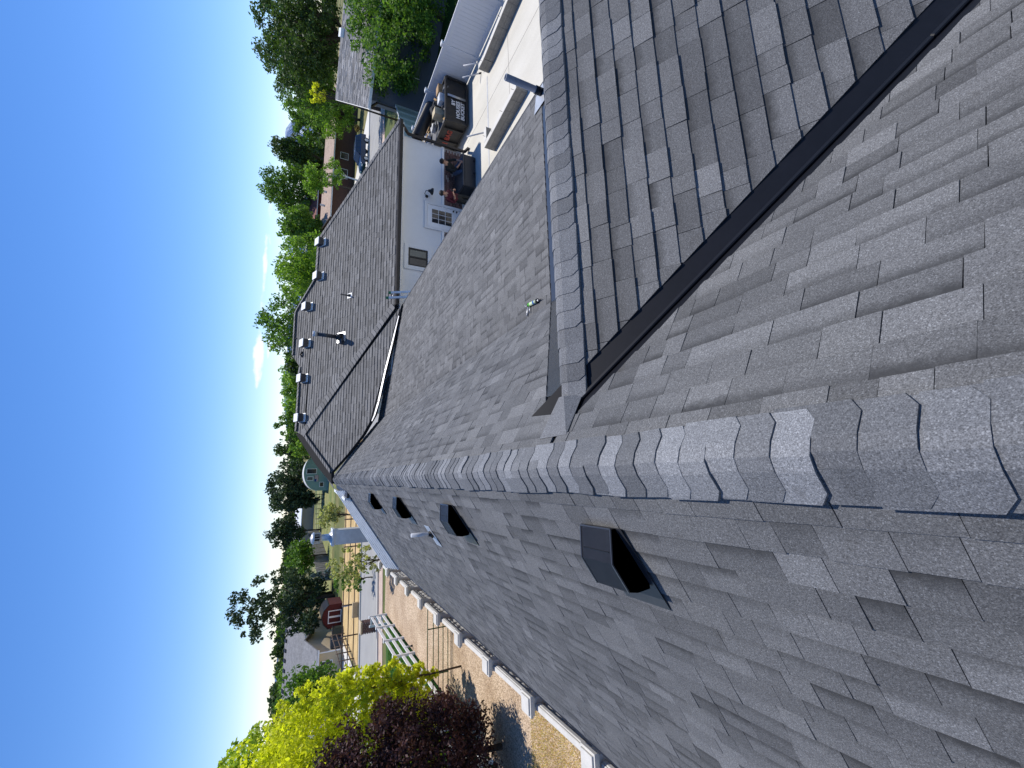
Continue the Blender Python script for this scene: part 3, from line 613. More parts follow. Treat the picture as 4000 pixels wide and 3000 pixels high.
mb = MB(); mb.box(x0+.055, (x0+x1)/2-.03, YW-.014, YW-.006, wbm+.055, wt-.055); mb.build('pane', M['glass'], wf)
mb = MB(); mb.box((x0+x1)/2+.03, x1-.055, YW-.014, YW-.006, wbm+.055, wt-.055); mb.build('pane', M['glass_sky'], wf)
# door: white, upper light of nine panes
dz1 = wx(1662, 800).z-.08; dw = DXb-DXa; mb = MB(); frame(mb, DXa-.13, DXb+.13, -.12, dz1+.13, .12, YW-.06, YW-.003); mb.build('door_surround', M['stucco'], wing, bevel=.006)
mb = MB(); mb.box(DXa+.0, DXb-.0, YW-.04, YW-.004, .1, dz1); dr = mb.build('door', M['trim_white'], wing)
gx0, gx1 = DXa+.17, DXb-.17; gz1 = dz1-.17; gz0 = gz1-.86
for i in range(3):
    for j in range(3):
        mb = MB(); mb.box(gx0+(gx1-gx0)*i/3+.012, gx0+(gx1-gx0)*(i+1)/3-.012, YW-.046, YW-.042, gz0+(gz1-gz0)*j/3+.012, gz0+(gz1-gz0)*(j+1)/3-.012); mb.build('pane', M['glass'], dr)
for zc in (gz0-.06, gz0-.2): mb = MB(); mb.tube([(DXb-.08, YW-.04, zc), (DXb-.08, YW-.10, zc)], .03, 10); mb.build('handle', M['black'], dr)
# gooseneck barn lamp
lp = wx(1676, 762); mb = MB(); mb.tube([(lp.x-.1, YW-.01, lp.z+.1), (lp.x-.1, YW-.04, lp.z+.1)], .06, 12); la = mb.build('wall_lamp', M['black'], wing)
mb = MB(); mb.tube([(lp.x-.1, YW-.03, lp.z+.1), (lp.x-.08, YW-.14, lp.z+.22), (lp.x-.02, YW-.24, lp.z+.20), (lp.x+.0, YW-.27, lp.z+.08)], .013, 8); mb.build('arm', M['black'], la)
mb = MB(); mb.lathe((lp.x, YW-.27, lp.z-.06), [(.0, .17), (.05, .16), (.06, .1), (.13, .03), (.14, -.02), (.13, -.02)], 16); mb.build('lamp_shade', M['black'], la)
# vents on the wing roof: white-topped boxes on pale flashing
def F1ray(x, y): r = ray(x, y); kq = (-2.97-P1*YE)/(r[2]-P1*r[1]); q = r*kq; return F1(q[0], q[1])
for (px, py) in ((1263, 948), (1255, 1080), (1212, 1199), (1203, 1342), (1193, 1478), (1183, 1632)):
    c = F1ray(px, py); s_ = .155; mb = MB(); mb.obox(c+Vector((0, 0, .03)), (s_*1.12, 0, 0), (0, s_*1.1, s_*1.1*P1), (0, 0, .008)); fl = mb.build('roof_vent', M['white_metal'], ws[0])
    mb = MB(); mb.obox(c+Vector((0, .0, .03+s_*.75)), (s_, 0, 0), (0, s_*.95, s_*.4), (0, -s_*.15, s_*.55)); mb.build('hood', M['black_metal'], fl)
    mb = MB(); mb.obox(c+Vector((0, -s_*.15, .05+s_*1.32)), (s_*1.03, 0, 0), (0, s_*1.0, s_*.42), (0, 0, .012)); mb.build('lid', M['white_metal'], fl)
c = F1ray(1335, 1318); mb = MB(); mb.obox(c+Vector((0, 0, .02)), (.2, 0, 0), (0, .18, .18*P1), (0, 0, .008)); fp = mb.build('flue_pipe', M['galv'], ws[0])
mb = MB(); mb.tube([c, c+Vector((0, 0, .22))], [.17, .10], 14); mb.build('cone', M['black'], fp)
mb = MB(); mb.tube([c+Vector((0, 0, .2)), c+Vector((.03, 0, .9))], .075, 14); mb.build('pipe', M['black_metal'], fp)
mb = MB(); mb.tube([c+Vector((.03, 0, .87)), c+Vector((.035, 0, 1.04))], .10, 16); mb.build('flue_cap', M['galv'], fp)
mb = MB(); mb.ico(c+Vector((-.20, -.12, .02)), .13, 2, 0, (1, 1, .7)); mb.build('elbow', M['black_metal'], fp)
c = F1ray(1368, 1155); mb = MB(); mb.obox(c+Vector((0, 0, .02)), (.1, 0, 0), (0, .1, .1*P1), (0, 0, .006)); fp = mb.build('vent_pipe', M['white_metal'], ws[0])
mb = MB(); mb.tube([c, c+Vector((0, 0, .09)), c+Vector((0, 0, .1)), c+Vector((0, 0, .36))], [.07, .045, .026, .026], 10); mb.build('pipe', M['black'], fp)
c = Z((.302*19.6, 19.6, -.05)); mb = MB(); mb.tube([c-Vector((0, 0, .2)), c+Vector((0, 0, .28))], .03, 8); mb.build('vent_pipe', M['black'], ws[0])
c = Z((.262*19.2, 19.2, -.30)); mb = MB(); mb.tube([c, c+Vector((0, 0, .18)), c+Vector((.1, 0, .28)), c+Vector((.22, 0, .2))], .04, 8); mb.build('vent_pipe', M['black'], ws[0])
# aluminium ladder leaning on the low roof's far corner
ld = thing('ladder', 'aluminium extension ladder with green end caps leaning at the low roof corner', 'ladder', (6.5, 15.2, 0))
la_ = AT(1518, 1163, 14.75); lb_ = AT(1527, 1143, 14.75); ft_ = Vector((.10, -.35, -3.9)); 
for p in (la_, lb_):
    b = p+Vector((.35, -.9, 0)); b.z = 0.0; mb = MB(); mb.bar(p, b, .035, .08); r_ = mb.build('rail', M['galv'], ld); mb = MB(); mb.bar(p, p+(p-b).normalized()*.09, .045, .09); mb.build('end_cap', mat('green plastic', (.02, .16, .06), rough=.5), ld)
for i in range(13):
    f = .035+i*.075; a = la_.lerp(Vector((la_.x+.35, la_.y-.9, 0)), f); b = lb_.lerp(Vector((lb_.x+.35, lb_.y-.9, 0)), f); mb = MB(); mb.tube([a, b], .02, 8); mb.build('rung', M['galv'], ld)
# caulking gun on the low roof
c = mR(2.7, 4.9); r = ray(2090, 1185); kq = (RZ-T*(KX-RX)+T2*KX)/(r[2]+T2*r[0]); q = r*kq; c = mR(q[0], q[1])+Vector((0, 0, .035))
cg = thing('caulking_gun', 'caulking gun with pale green cartridge lying on the low roof', 'tool', c)
r2 = ray(2107, 1148); q2 = r2*((RZ-T*(KX-RX)+T2*KX)/(r2[2]+T2*r2[0])); r3 = ray(2062, 1171); q3 = r3*((RZ-T*(KX-RX)+T2*KX)/(r3[2]+T2*r3[0]))
ax = (Vector(q2)-Vector(q3)); ax.z = -T2*ax.x; ax.normalize(); sd2 = Vector((0, 0, 1)).cross(ax); 
gr = mat('cartridge label', (.62, .7, .5), (.5, .62, .3), 30, rough=.5); L2 = .115
mb = MB(); mb.tube([c-ax*L2, c+ax*L2], .027, 14); ct = mb.build('cartridge', gr, cg)
mb = MB(); mb.tube([c+ax*.02, c+ax*.06], .0275, 14, cap=False); mb.build('label_band', mat('blue label', (.02, .12, .4), rough=.5), ct)
mb = MB(); mb.tube([c-ax*L2, c-ax*(L2-.05)], .0275, 14, cap=False); mb.build('label_band', mat('green label', (.1, .45, .05), rough=.5), ct)
mb = MB(); mb.tube([c+ax*L2, c+ax*(L2+.02)], .031, 14); mb.tube([c-ax*L2, c-ax*(L2+.015)], .031, 14); mb.build('frame', M['black'], cg)
mb = MB(); mb.tube([c+ax*(L2+.02), c+ax*(L2+.05)], [.016, .012], 10); mb.build('nozzle_base', M['trim_white'], cg); mb = MB(); mb.tube([c+ax*(L2+.05), c+ax*(L2+.12)], [.01, .004], 8); mb.build('nozzle', M['black'], cg)
h0 = c-ax*(L2+.02); hd = -sd2 if sd2.x > 0 else sd2
mb = MB(); mb.tube([h0, h0+hd*.10-ax*.02, h0+hd*.15-ax*.03], .011, 8); mb.build('handle', M['galv'], cg); mb = MB(); mb.tube([h0+ax*.03, h0+ax*.045+hd*.07, h0+ax*.05+hd*.12], .008, 8); mb.build('trigger', M['galv'], cg)
mb = MB(); mb.tube([h0, h0-ax*.09, h0-ax*.11-hd*.03], .005, 6); mb.build('plunger_rod', M['galv'], cg)
# ------------------------------------------------------------------ ground, streets, yards
def sheet(name, pts, z, m, kind='structure'):
    mb = MB(); mb.add([(p[0], p[1], z) for p in pts], [tuple(range(len(pts)))]); o = mb.build(name, m); o['kind'] = kind
    if o.data.polygons[0].normal.z < 0: o.data.flip_normals()
    return o
S_ = 6000; sheet('ground', [(-S_, -200), (S_, -200), (S_, 9000), (-S_, 9000)], -.02, M['ground'])
nL, nR, fL, fR = G(1478, 2380), G(1492, 452), G(1410, 2380), G(1440, 452)
sd_ = (Vector((nR.x, nR.y, 0))-Vector((nL.x, nL.y, 0))).normalized(); sn = Vector((-sd_.y, sd_.x, 0)); SW = (Vector((fL.x, fL.y, 0))-Vector((nL.x, nL.y, 0))).dot(sn)
def ST(a, b): p = Vector((nL.x, nL.y, 0))+sd_*a+sn*b; return (p.x, p.y)
sheet('street', [ST(-160, 0), ST(200, 0), ST(200, SW), ST(-160, SW)], .006, M['asphalt'])
def kerb(name, a0, a1, b, w=.16, h=.12):
    mb = MB(); q = [ST(a0, b), ST(a1, b), ST(a1, b+w), ST(a0, b+w)]; mb.prism([(x, y, -.01) for x, y in q], (0, 0, h+.01)); return struct(name, mb, M['concrete2'])
kerb('kerb', -160, 4, -.16); kerb('kerb', 28, 200, -.16); kerb('kerb', -160, -15.2, SW); kerb('kerb', -6, 38, SW); kerb('kerb', 47, 200, SW)
sheet('pavement', [ST(-160, -1.55), ST(60, -1.55), ST(60, -.17), ST(-160, -.17)], .010, M['paver'])
sheet('gravel_yard', [(-8.45, 4), (-3.0, 4), (-3.0, 31), (-8.45, 31)], .004, M['gravel'])
sheet('gravel_yard', [(-40, -6), (-3.0, -6), (-3.0, 3.998), (-40, 3.998)], .004, M['gravel'])
sheet('dry_grass', [(-4.52, 2), (-3.9, 2), (-7.4, 11.6), (-40, 11.6), (-40, 2)], .012, M['straw'])
sheet('lawn', [(-45, 12), (-8.46, 12), (-8.46, 30.6), (-45, 24.4)], .012, M['lawn'])
sheet('concrete_yard', [(5.6, -8), (17.6, -8), (17.6, YW-.03), (5.6, YW-.03)], .004, M['concrete'])
sheet('concrete_yard', [(XW1-.2, YW-.028), (17.6, YW-.028), (17.6, 26), (XW1-.2, 26)], .004, M['concrete2'])
# control joints
for (x0, y0, x1, y1) in ((6, 11.2, 17.6, 11.2), (6, 8.2, 17.6, 8.2), (8.8, 4, 8.8, 15.3), (11.4, 4, 11.4, 15.3), (14.3, 4, 14.3, 15.3)):
    mb = MB(); mb.bar((x0, y0, .006), (x1, y1, .006), .012, .006); struct('slab_joint', mb, M['block'])
mb = MB(); mb.box(5.6, 15.6, 13.02, 13.1, .0, .012); struct('drain_channel', mb, M['galv'])
sheet('lawn', [(18.0, 6), (42, 6), (42, 21.2), (18.0, 21.2)], .008, M['lawn'])
# across the street, left: straw paddock, driveway, field
sheet('dry_grass', [ST(-5.5, SW+.2), ST(16, SW+.2), ST(16, SW+14), ST(-5.5, SW+14)], .008, M['straw'])
sheet('driveway', [ST(-15, SW+.18), ST(-6.2, SW+.18), ST(-5.2, SW+13), ST(-22, SW+13)], .012, M['concrete2'])
sheet('driveway', [ST(-60, SW+4.5), ST(-15.2, SW+4.5), ST(-15.2, SW+10), ST(-60, SW+10)], .010, M['concrete2'])
sheet('lawn', [ST(34, SW+.2), ST(58, SW+.2), ST(58, SW+16), ST(34, SW+16)], .008, M['lawn'])
sheet('driveway', [ST(48, SW+.18), ST(58, SW+.18), ST(58, SW+18), ST(48, SW+18)], .012, M['concrete2'])
sheet('dry_grass', [(-20, 70), (12, 70), (12, 120), (-20, 120)], .006, mat('green gold field', (.26, .24, .09), (.12, .16, .045), .25, rough=.95, fine=.5, fscale=2))
# grass blades on the lawn seen clearly beside the white fence
def blades(name, n, area, h, m, z=.012, w=.02):
    xs_, ys_ = rng.uniform(area[0], area[1], n), rng.uniform(area[2], area[3], n); a = rng.uniform(0, 6.28, n); hh = rng.uniform(.5, 1, n)*h
    V = np.zeros((n, 3, 3)); V[:, 0] = np.c_[xs_-np.cos(a)*w, ys_-np.sin(a)*w, np.full(n, z)]; V[:, 1] = np.c_[xs_+np.cos(a)*w, ys_+np.sin(a)*w, np.full(n, z)]; V[:, 2] = np.c_[xs_+rng.uniform(-.03, .03, n), ys_+rng.uniform(-.03, .03, n), z+hh]
    me = bpy.data.meshes.new(name); me.from_pydata(V.reshape(-1, 3).tolist(), [], np.arange(3*n).reshape(-1, 3).tolist()); c = me.color_attributes.new('tint', 'FLOAT_COLOR', 'POINT'); t = np.repeat(rng.uniform(0, 1, (n, 2)), 3, axis=0); c.data.foreach_set('color', np.c_[t, t[:, :1], np.ones(3*n)].astype(np.float32).ravel()); me.materials.append(m)
    o = bpy.data.objects.new(name, me); link(o); o['kind'] = 'stuff'; return o
gm = leaf_mat('grass blade', (.06, .15, .02), (.03, .085, .012), .25)
tag(blades('grass', 26000, (-16, -8.5, 18, 29.5), .07, gm), 'short mown lawn grass beside the white rail fence', 'grass')
tag(blades('grass', 16000, (18.0, 22, 9, 20.5), .09, gm, .008), 'lawn grass between vinyl fence and grey house', 'grass')
tag(blades('dry_grass_tufts', 60000, (-9.5, -4.75, 3, 11.3), .05, leaf_mat('dry blade', (.6, .38, .13), (.42, .26, .09), .2), w=.007), 'dry straw coloured grass beside the concrete fence', 'grass')
# ------------------------------------------------------------------ precast fence along the left side
cf = thing('concrete_fence', 'pale precast concrete fence with capped posts and rock faced panels beside gravel', 'fence', (-4.45, 14, 0))
FX = -4.50; posts_y = [4.55+2.06*i for i in range(11)]
capm = MB(); capm.box(-.17, .17, -.17, .17, 1.40, 1.44); capm.box(-.19, .19, -.19, .19, 1.442, 1.50); capm.box(-.15, .15, -.15, .15, 1.502, 1.53)
capme = capm.mesh('cap', M['rail']); pm = MB(); pm.box(-.115, .115, -.115, .115, 0, 1.398); pme = pm.mesh('post', M['rail'])
stones = []
for i in range(6):
    mb = MB(); w, h = .34, .15; nx, nz = 5, 3; vs = []; fs = []
    for a in range(nx):
        for b in range(nz):
            e = (a in (0, nx-1)) or (b in (0, nz-1)); vs.append((.0 if e else random.uniform(.02, .06), -w/2+w*a/(nx-1)+(0 if e else random.uniform(-.02, .02)), -h/2+h*b/(nz-1)))
    for a in range(nx-1):
        for b in range(nz-1): q = a*nz+b; fs.append((q, q+nz, q+nz+1, q+1))
    mb.add(vs, fs); stones.append(mb.mesh('stone', M['stone']))
for i, y in enumerate(posts_y):
    po = bpy.data.objects.new('post', pme); link(po, cf, Matrix.Translation((FX, y, 0))); ca = bpy.data.objects.new('cap', capme); link(ca, po, Matrix.Translation((FX, y, 0)))
    if i == len(posts_y)-1: break
    y2 = posts_y[i+1]; mb = MB(); mb.box(FX-.11, FX+.035, y+.14, y2-.14, 1.25, 1.33); mb.box(FX-.095, FX+.02, y+.14, y2-.14, 1.332, 1.36); mb.build('top_rail', M['rail'], cf, bevel=.012)
    mb = MB(); mb.box(FX-.09, FX-.02, y+.12, y2-.12, 0, 1.248); pn = mb.build('panel', M['stone'], cf)
    for r_ in range(7):
        yy = y+.14+(.17 if r_ % 2 else .0)+.17
        while yy+.17 < y2-.13:
            o = bpy.data.objects.new('stone', random.choice(stones)); link(o, pn, Matrix.Translation((FX-.018, yy, 1.165-.155*r_)) @ Matrix.Rotation(random.choice((0, math.pi)), 4, 'X')); yy += .345
# green pipe gate across the gravel
GY = G(1759, 2500).y; gt = AT(1670, 2500, GY).z; gate = thing('pipe_gate', 'dark green five bar pipe gate across the gravel yard', 'gate', (-6.4, GY, 0))
zs = [.10, .10+(gt-.1)*.24, .10+(gt-.1)*.47, .10+(gt-.1)*.72, gt]
for z in zs: mb = MB(); mb.tube([(-4.75, GY, z), (-8.2, GY, z)], .017, 8); mb.build('rail', M['green_paint'], gate)
for x in (-5.75, -7.35, -8.2, -4.75): mb = MB(); mb.bar((x, GY, .08), (x, GY, gt), .05, .03); mb.build('upright', M['green_paint'], gate)
# white three rail ranch fence beside the lawn
rf = thing('ranch_fence', 'white three rail vinyl fence between lawn and gravel', 'fence', (-8.42, 24, 0)); RFX = -8.42
ys = [30.3-2.35*i for i in range(9)]
for i, y in enumerate(ys):
    mb = MB(); mb.box(RFX-.06, RFX+.06, y-.06, y+.06, 0, 1.06); mb.box(RFX-.075, RFX+.075, y-.075, y+.075, 1.062, 1.09); mb.build('post', M['fence_white'], rf)
    if i+1 < len(ys):
        for z in (.26, .60, .94): mb = MB(); mb.box(RFX-.02, RFX+.02, ys[i+1]+.06, y-.06, z-.07, z+.07); mb.build('rail', M['fence_white'], rf)
rf2 = thing('ranch_fence', 'white rail fence stub along the street pavement behind brick mailbox', 'fence', (-9, 30.5, 0))
for z in (.3, .62, .94): mb = MB(); mb.box(-8.9, -8.5, 30.28, 30.32, z-.06, z+.06); mb.build('rail', M['fence_white'], rf2)
mb = MB(); mb.box(-9.02, -8.9, 30.24, 30.36, 0, 1.06); mb.build('post', M['fence_white'], rf2)
# gravel yard standpipe
p = G(1612, 2522); sp_ = thing('standpipe', 'short white pipe stub with black base on the gravel', 'pipe', p); mb = MB(); mb.tube([p, p+Vector((0, 0, .4))], .04, 10); mb.build('pipe', M['pvc'], sp_); mb = MB(); mb.tube([p, p+Vector((0, 0, .1))], .048, 10); mb.build('base', M['rubber'], sp_)
# brick mailbox pillar
p = G(1472, 2440); mbx = thing('mailbox_pillar', 'brick mailbox pillar with tan cap beside the street', 'mailbox', p); w = .34
mb = MB(); mb.box(p.x-w, p.x+w, p.y-w, p.y+w, 0, 1.02); core = mb.build('pillar', M['mortar'], mbx)
bm_ = MB(); bm_.box(-.1, .1, 0, .012, 0, .062); bme = bm_.mesh('brick', M['brick']); bm2 = MB(); bm2.box(0, .012, -.1, .1, 0, .062); bme2 = bm2.mesh('brick', M['brick'])
for r_ in range(13):
    for k in range(3):
        ox = -.22+.22*k+(.05 if r_ % 2 else -.05); z = .01+r_*.077
        o = bpy.data.objects.new('brick', bme); link(o, core, Matrix.Translation((p.x+ox, p.y-w-.012, z))); o = bpy.data.objects.new('brick', bme2); link(o, core, Matrix.Translation((p.x+w, p.y+ox, z)))
mb = MB(); mb.box(p.x-w-.05, p.x+w+.05, p.y-w-.05, p.y+w+.05, 1.022, 1.13); mb.build('cap', mat('tan cap', (.5, .4, .27), rough=.9), mbx, bevel=.02)
# ------------------------------------------------------------------ right-hand yard
def wallb(name, label, segs, h=.42, t=.2):
    o = thing(name, label, 'wall', (segs[0][0], segs[0][1], 0)); n = 0
    for (x0, y0, x1, y1) in segs:
        d = Vector((x1-x0, y1-y0, 0)); L = d.length; d.normalize(); sn_ = Vector((-d.y, d.x, 0)); k = max(1, round(L/.41))
        for r_ in range(2):
            for i in range(k):
                a = Vector((x0, y0, 0))+d*(L*i/k+.004); b = Vector((x0, y0, 0))+d*(L*(i+1)/k-.004); mb = MB(); z = r_*h/2
                mb.bar(a+Vector((0, 0, z+h/4)), b+Vector((0, 0, z+h/4)), t, h/2-.006); mb.build('block', M['block'], o)
        mb = MB(); mb.bar(Vector((x0, y0, h+.004)), Vector((x1, y1, h+.004)), t+.012, .014); mb.build('mortar_top', M['concrete2'], o)
        for i in range(0, k, 2): a = Vector((x0, y0, h))+d*(L*(i+.4)/k); mb = MB(); mb.tube([a, a+Vector((0, 0, .10))], .007, 6); mb.build('rebar', M['rust'], o)
    return o
b1, b2 = G(2062, 362), G(1933, 592)
wallb('block_wall', 'low grey block wall with rebar stubs beside the low roof', [(b1.x+.1, b1.y, b2.x+.1, b2.y), (b2.x+.2, b2.y-.1, b2.x+.75, b2.y-.1)])
a1, a2, a3 = G(2026, 0), G(1929, 246), G(1908, 298)
wallb('block_wall', 'low block wall with angled end beside the white vinyl fence', [(a1.x+.1, a1.y-2, a2.x+.1, a2.y), (a2.x+.1, a2.y, a3.x+.25, a3.y)])
for (x, y, lab, L, tilt) in ((1905, 515, 'grey plastic conduit standing at the block wall end', .75, (-.25, .3)), (1880, 285, 'white conduit stub leaning by the angled block wall', .7, (-.2, .35)), (1899, 242, 'thin white rod leaning over the angled block wall', .8, (-.05, .5))):
    p = G(x, y); st = thing('conduit', lab, 'pipe', p); mb = MB(); mb.tube([p, p+Vector((tilt[0], tilt[1], L))], .028, 10); mb.build('pipe', M['pvc'], st); mb = MB(); mb.tube([p+Vector((0, 0, .0)), p+Vector((tilt[0]*.12, tilt[1]*.12, L*.12))], .036, 10); mb.build('coupling', M['rubber'], st)
# white vinyl privacy fence: posts with caps, tall panels, top and bottom rails
VX = G(1831, 341).x+.30; vf = thing('vinyl_fence', 'tall white vinyl privacy fence running beside the concrete yard', 'fence', (VX, 12, 0)); VH = 1.55
vy = [4.2+2.42*i for i in range(7)]
for i, y in enumerate(vy):
    mb = MB(); mb.box(VX-.065, VX+.065, y-.065, y+.065, 0, VH+.05); mb.box(VX-.085, VX+.085, y-.085, y+.085, VH+.052, VH+.11); mb.build('post', M['vinyl'], vf)
    if i+1 < len(vy):
        y2 = vy[i+1]
        for z in (.12, VH-.06): mb = MB(); mb.box(VX-.03, VX+.03, y+.067, y2-.067, z-.07, z+.07); mb.build('rail', M['vinyl'], vf)
        n = 14
        for k in range(n): a = y+.07+(y2-y-.14)*k/n; mb = MB(); mb.box(VX-.014, VX+.014, a+.003, a+(y2-y-.14)/n-.003, .19, VH-.13); mb.build('slat', M['vinyl'], vf)
# pale fence running back to the neighbour's house
gf = thing('vinyl_fence', 'pale grey green vinyl fence meeting the neighbour house corner', 'fence', (19, 20, 0)); A = Vector((VX-.2, vy[-1]+.6, 0)); B = Vector((21.2, 21.7, 0)); n = 5
for i in range(n+1):
    p = A.lerp(B, i/n); mb = MB(); mb.box(p.x-.06, p.x+.06, p.y-.06, p.y+.06, 0, 1.95); mb.build('post', M['green_vinyl'], gf)
    if i < n:
        q = A.lerp(B, (i+1)/n); mb = MB(); mb.bar(p+Vector((0, 0, .95)), q+Vector((0, 0, .95)), .03, 1.8); mb.build('panel', M['green_vinyl'], gf); mb = MB(); mb.bar(p+Vector((0, 0, 1.88)), q+Vector((0, 0, 1.88)), .06, .08); mb.build('rail', M['vinyl'], gf)
# dumpster heaped with rubbish
DYf = 15.05; d0, d1 = G(1833, 495), G(1831, 341); dxa, dxb = d0.x, d1.x; DYf = (d0.y+d1.y)/2; dh = AT(1741, 400, DYf).z
du = thing('dumpster', 'black steel roll off dumpster with white lettering beside the stucco house', 'dumpster', ((dxa+dxb)/2, DYf+2, 0))
mb = MB(); mb.add([(dxa, DYf, .12), (dxb, DYf, .12), (dxb, DYf+4.6, .12), (dxa, DYf+4.6, .12), (dxa-.05, DYf, dh), (dxb+.05, DYf, dh), (dxb+.05, DYf+4.6, dh), (dxa-.05, DYf+4.6, dh)], [(0, 1, 5, 4), (1, 2, 6, 5), (2, 3, 7, 6), (3, 0, 4, 7), (0, 3, 2, 1)])
bo = mb.build('body', M['dump'], du); sm = bo.modifiers.new('s', 'SOLIDIFY'); sm.thickness = .05
xm = (dxa+dxb)/2+.12
for (a, b) in (((dxa-.06, dh), (dxb+.06, dh)), ((dxa-.03, .13), (dxb+.03, .13)), ((dxa-.05, .13), (dxa-.07, dh)), ((dxb+.05, .13), (dxb+.07, dh))): mb = MB(); mb.bar((a[0], DYf-.03, a[1]), (b[0], DYf-.03, b[1]), .09, .09, (0, 1, 0)); mb.build('frame_bar', M['dump'], du)
for s_ in (-1, 1): mb = MB(); mb.bar(((dxa if s_ < 0 else dxb)+s_*.07, DYf, dh), ((dxa if s_ < 0 else dxb)+s_*.07, DYf+4.6, dh), .09, .09); mb.build('frame_bar', M['dump'], du)
mb = MB(); mb.tube([(xm, DYf-.09, .2), (xm, DYf-.09, dh-.06)], .025, 8); mb.tube([(xm+.07, DYf-.08, .2), (xm+.07, DYf-.08, dh-.06)], .018, 8); mb.build('latch_rod', M['galv'], du)
for k in range(6): yy = DYf+.4+k*.75; mb = MB(); mb.bar((dxa-.06, yy, .15), (dxa-.09, yy, dh-.04), .07, .07, (0, 1, 0)); mb.build('side_rib', M['dump'], du)
def text(txt, loc, size, m, parent, name, rot=(math.pi/2, 0, 0), ext=.003, sx=1.0):
    cu = bpy.data.curves.new(name, 'FONT'); cu.body = txt; cu.size = size; cu.extrude = ext; cu.align_x = 'RIGHT'; cu.resolution_u = 2; cu.offset = size*.035
    o = bpy.data.objects.new('tmp', cu); COL.objects.link(o); dg = bpy.context.evaluated_depsgraph_get(); me = bpy.data.meshes.new_from_object(o.evaluated_get(dg)); bpy.data.objects.remove(o)
    me.materials.clear(); me.materials.append(m); t_ = bpy.data.objects.new(name, me); link(t_, parent, Matrix.Translation(loc) @ Matrix.LocRotScale(None, None, None) @ __import__('mathutils').Euler(rot).to_matrix().to_4x4() @ Matrix.Diagonal((sx, 1, 1, 1))); return t_
tx = xm-.1; hs_ = (dh-.2)/5.2
for i, w_ in enumerate(('BY', 'HOUSES', 'BUCKET')): text(w_, Vector((tx, DYf-.035, dh-.20-hs_*1.25*(i+1))), hs_*1.35, M['paint_white'], du, 'lettering', sx=1.05)
text('L-BAG', Vector((dxa-.06, DYf+.5, dh*.55)), .3, M['paint_red'], du, 'lettering', rot=(math.pi/2, 0, -math.pi/2))
# the rubbish: each piece of the heap on its own
tz = dh-.25
cols = [('cardboard', (.42, .27, .14)), ('cream card', (.6, .5, .33)), ('white plastic', (.7, .71, .73)), ('black plastic', (.018, .018, .02)), ('grey felt', (.16, .165, .18)), ('split wood', (.48, .3, .12)), ('straw wood', (.6, .42, .2))]
jm = [mat(n_, c_, tuple(x*.6 for x in c_), 5, rough=.8) for n_, c_ in cols]
mb = MB(); mb.box(dxa+.06, dxb-.06, DYf+.06, DYf+4.5, .2, tz); mb.build('load', jm[4], du)
def crumple(c, r, m, lab, cat, sq=(1, 1, .6), nm='rubbish'):
    t_ = MB(); t_.ico(c, r, 2, .38, sq); o = t_.build(nm, m); tag(o, lab, cat, 'rubbish heaped in the dumpster'); return o
def plank(c, L, w, m, lab, cat='board', nm='board', e=None):
    e = e or (random.uniform(-.5, .5), random.uniform(-.5, .5), random.uniform(0, 3.1)); q = __import__('mathutils').Euler(e).to_matrix(); mb = MB(); mb.obox(c, q @ Vector((L/2, 0, 0)), q @ Vector((0, w/2, 0)), q @ Vector((0, 0, .012))); o = mb.build(nm, m); tag(o, lab, cat, 'rubbish heaped in the dumpster'); return o
for i in range(26):
    x = random.uniform(dxa+.2, dxb-.25); y_ = DYf+random.uniform(.15, 3.6); z = tz+.12+random.uniform(0, .3)
    k = random.random()
    if k < .35: q = random.choice((2, 4, 3, 4)); crumple(Vector((x, y_, z)), random.uniform(.15, .32), jm[q], 'crumpled %s sheet in the dumpster heap' % cols[q][0], 'rubbish')
    else: q = random.choice((5, 6, 1, 0, 5)); plank(Vector((x, y_, z)), random.uniform(.3, .95), random.uniform(.06, .22), jm[q], 'broken %s board lying in the dumpster heap' % cols[q][0])
def carton(c, s, m, lab):
    mb = MB(); mb.obox(c, (s[0]/2, 0, 0), (0, s[1]/2, .0), (0, 0, s[2]/2)); o = mb.build('carton', m); tag(o, lab, 'box'); return o
carton(Vector((dxb-.35, DYf+.4, dh+.08)), (.42, .34, .36), jm[0], 'brown cardboard carton on the dumpster rim'); carton(Vector((dxb-.88, DYf+.3, dh+.06)), (.42, .3, .34), jm[2], 'white carton with blue print in the dumpster'); carton(Vector((dxb-1.30, DYf+.7, dh+.12)), (.34, .4, .42), jm[1], 'cream carton standing tall in the dumpster')
crumple(Vector((dxb-.8, DYf+.95, dh+.12)), .3, jm[3], 'black plastic bag behind the white carton', 'bag', (1, 1, .8), 'rubbish_bag')
# ribbed black culvert pipe laid across the heap
c0 = AT(1684, 416, DYf+1.9); c1 = AT(1628, 540, DYf+1.6); rr = .27; mb = MB(); n = 26; pts = []; rs = []
for i in range(n*2+1): pts.append(c0.lerp(c1, i/(n*2))); rs.append(rr if i % 2 else rr*.82)
mb.tube(pts, rs, 24, cap=False, smooth=False); ax_ = (c1-c0).normalized(); mb.tube([c0, c0.lerp(c1, .9)], rr*.8, 24, cap=False); cu = mb.build('culvert_pipe', M['cul']); tag(cu, 'big black ribbed drain pipe lying across the dumpster load', 'pipe')
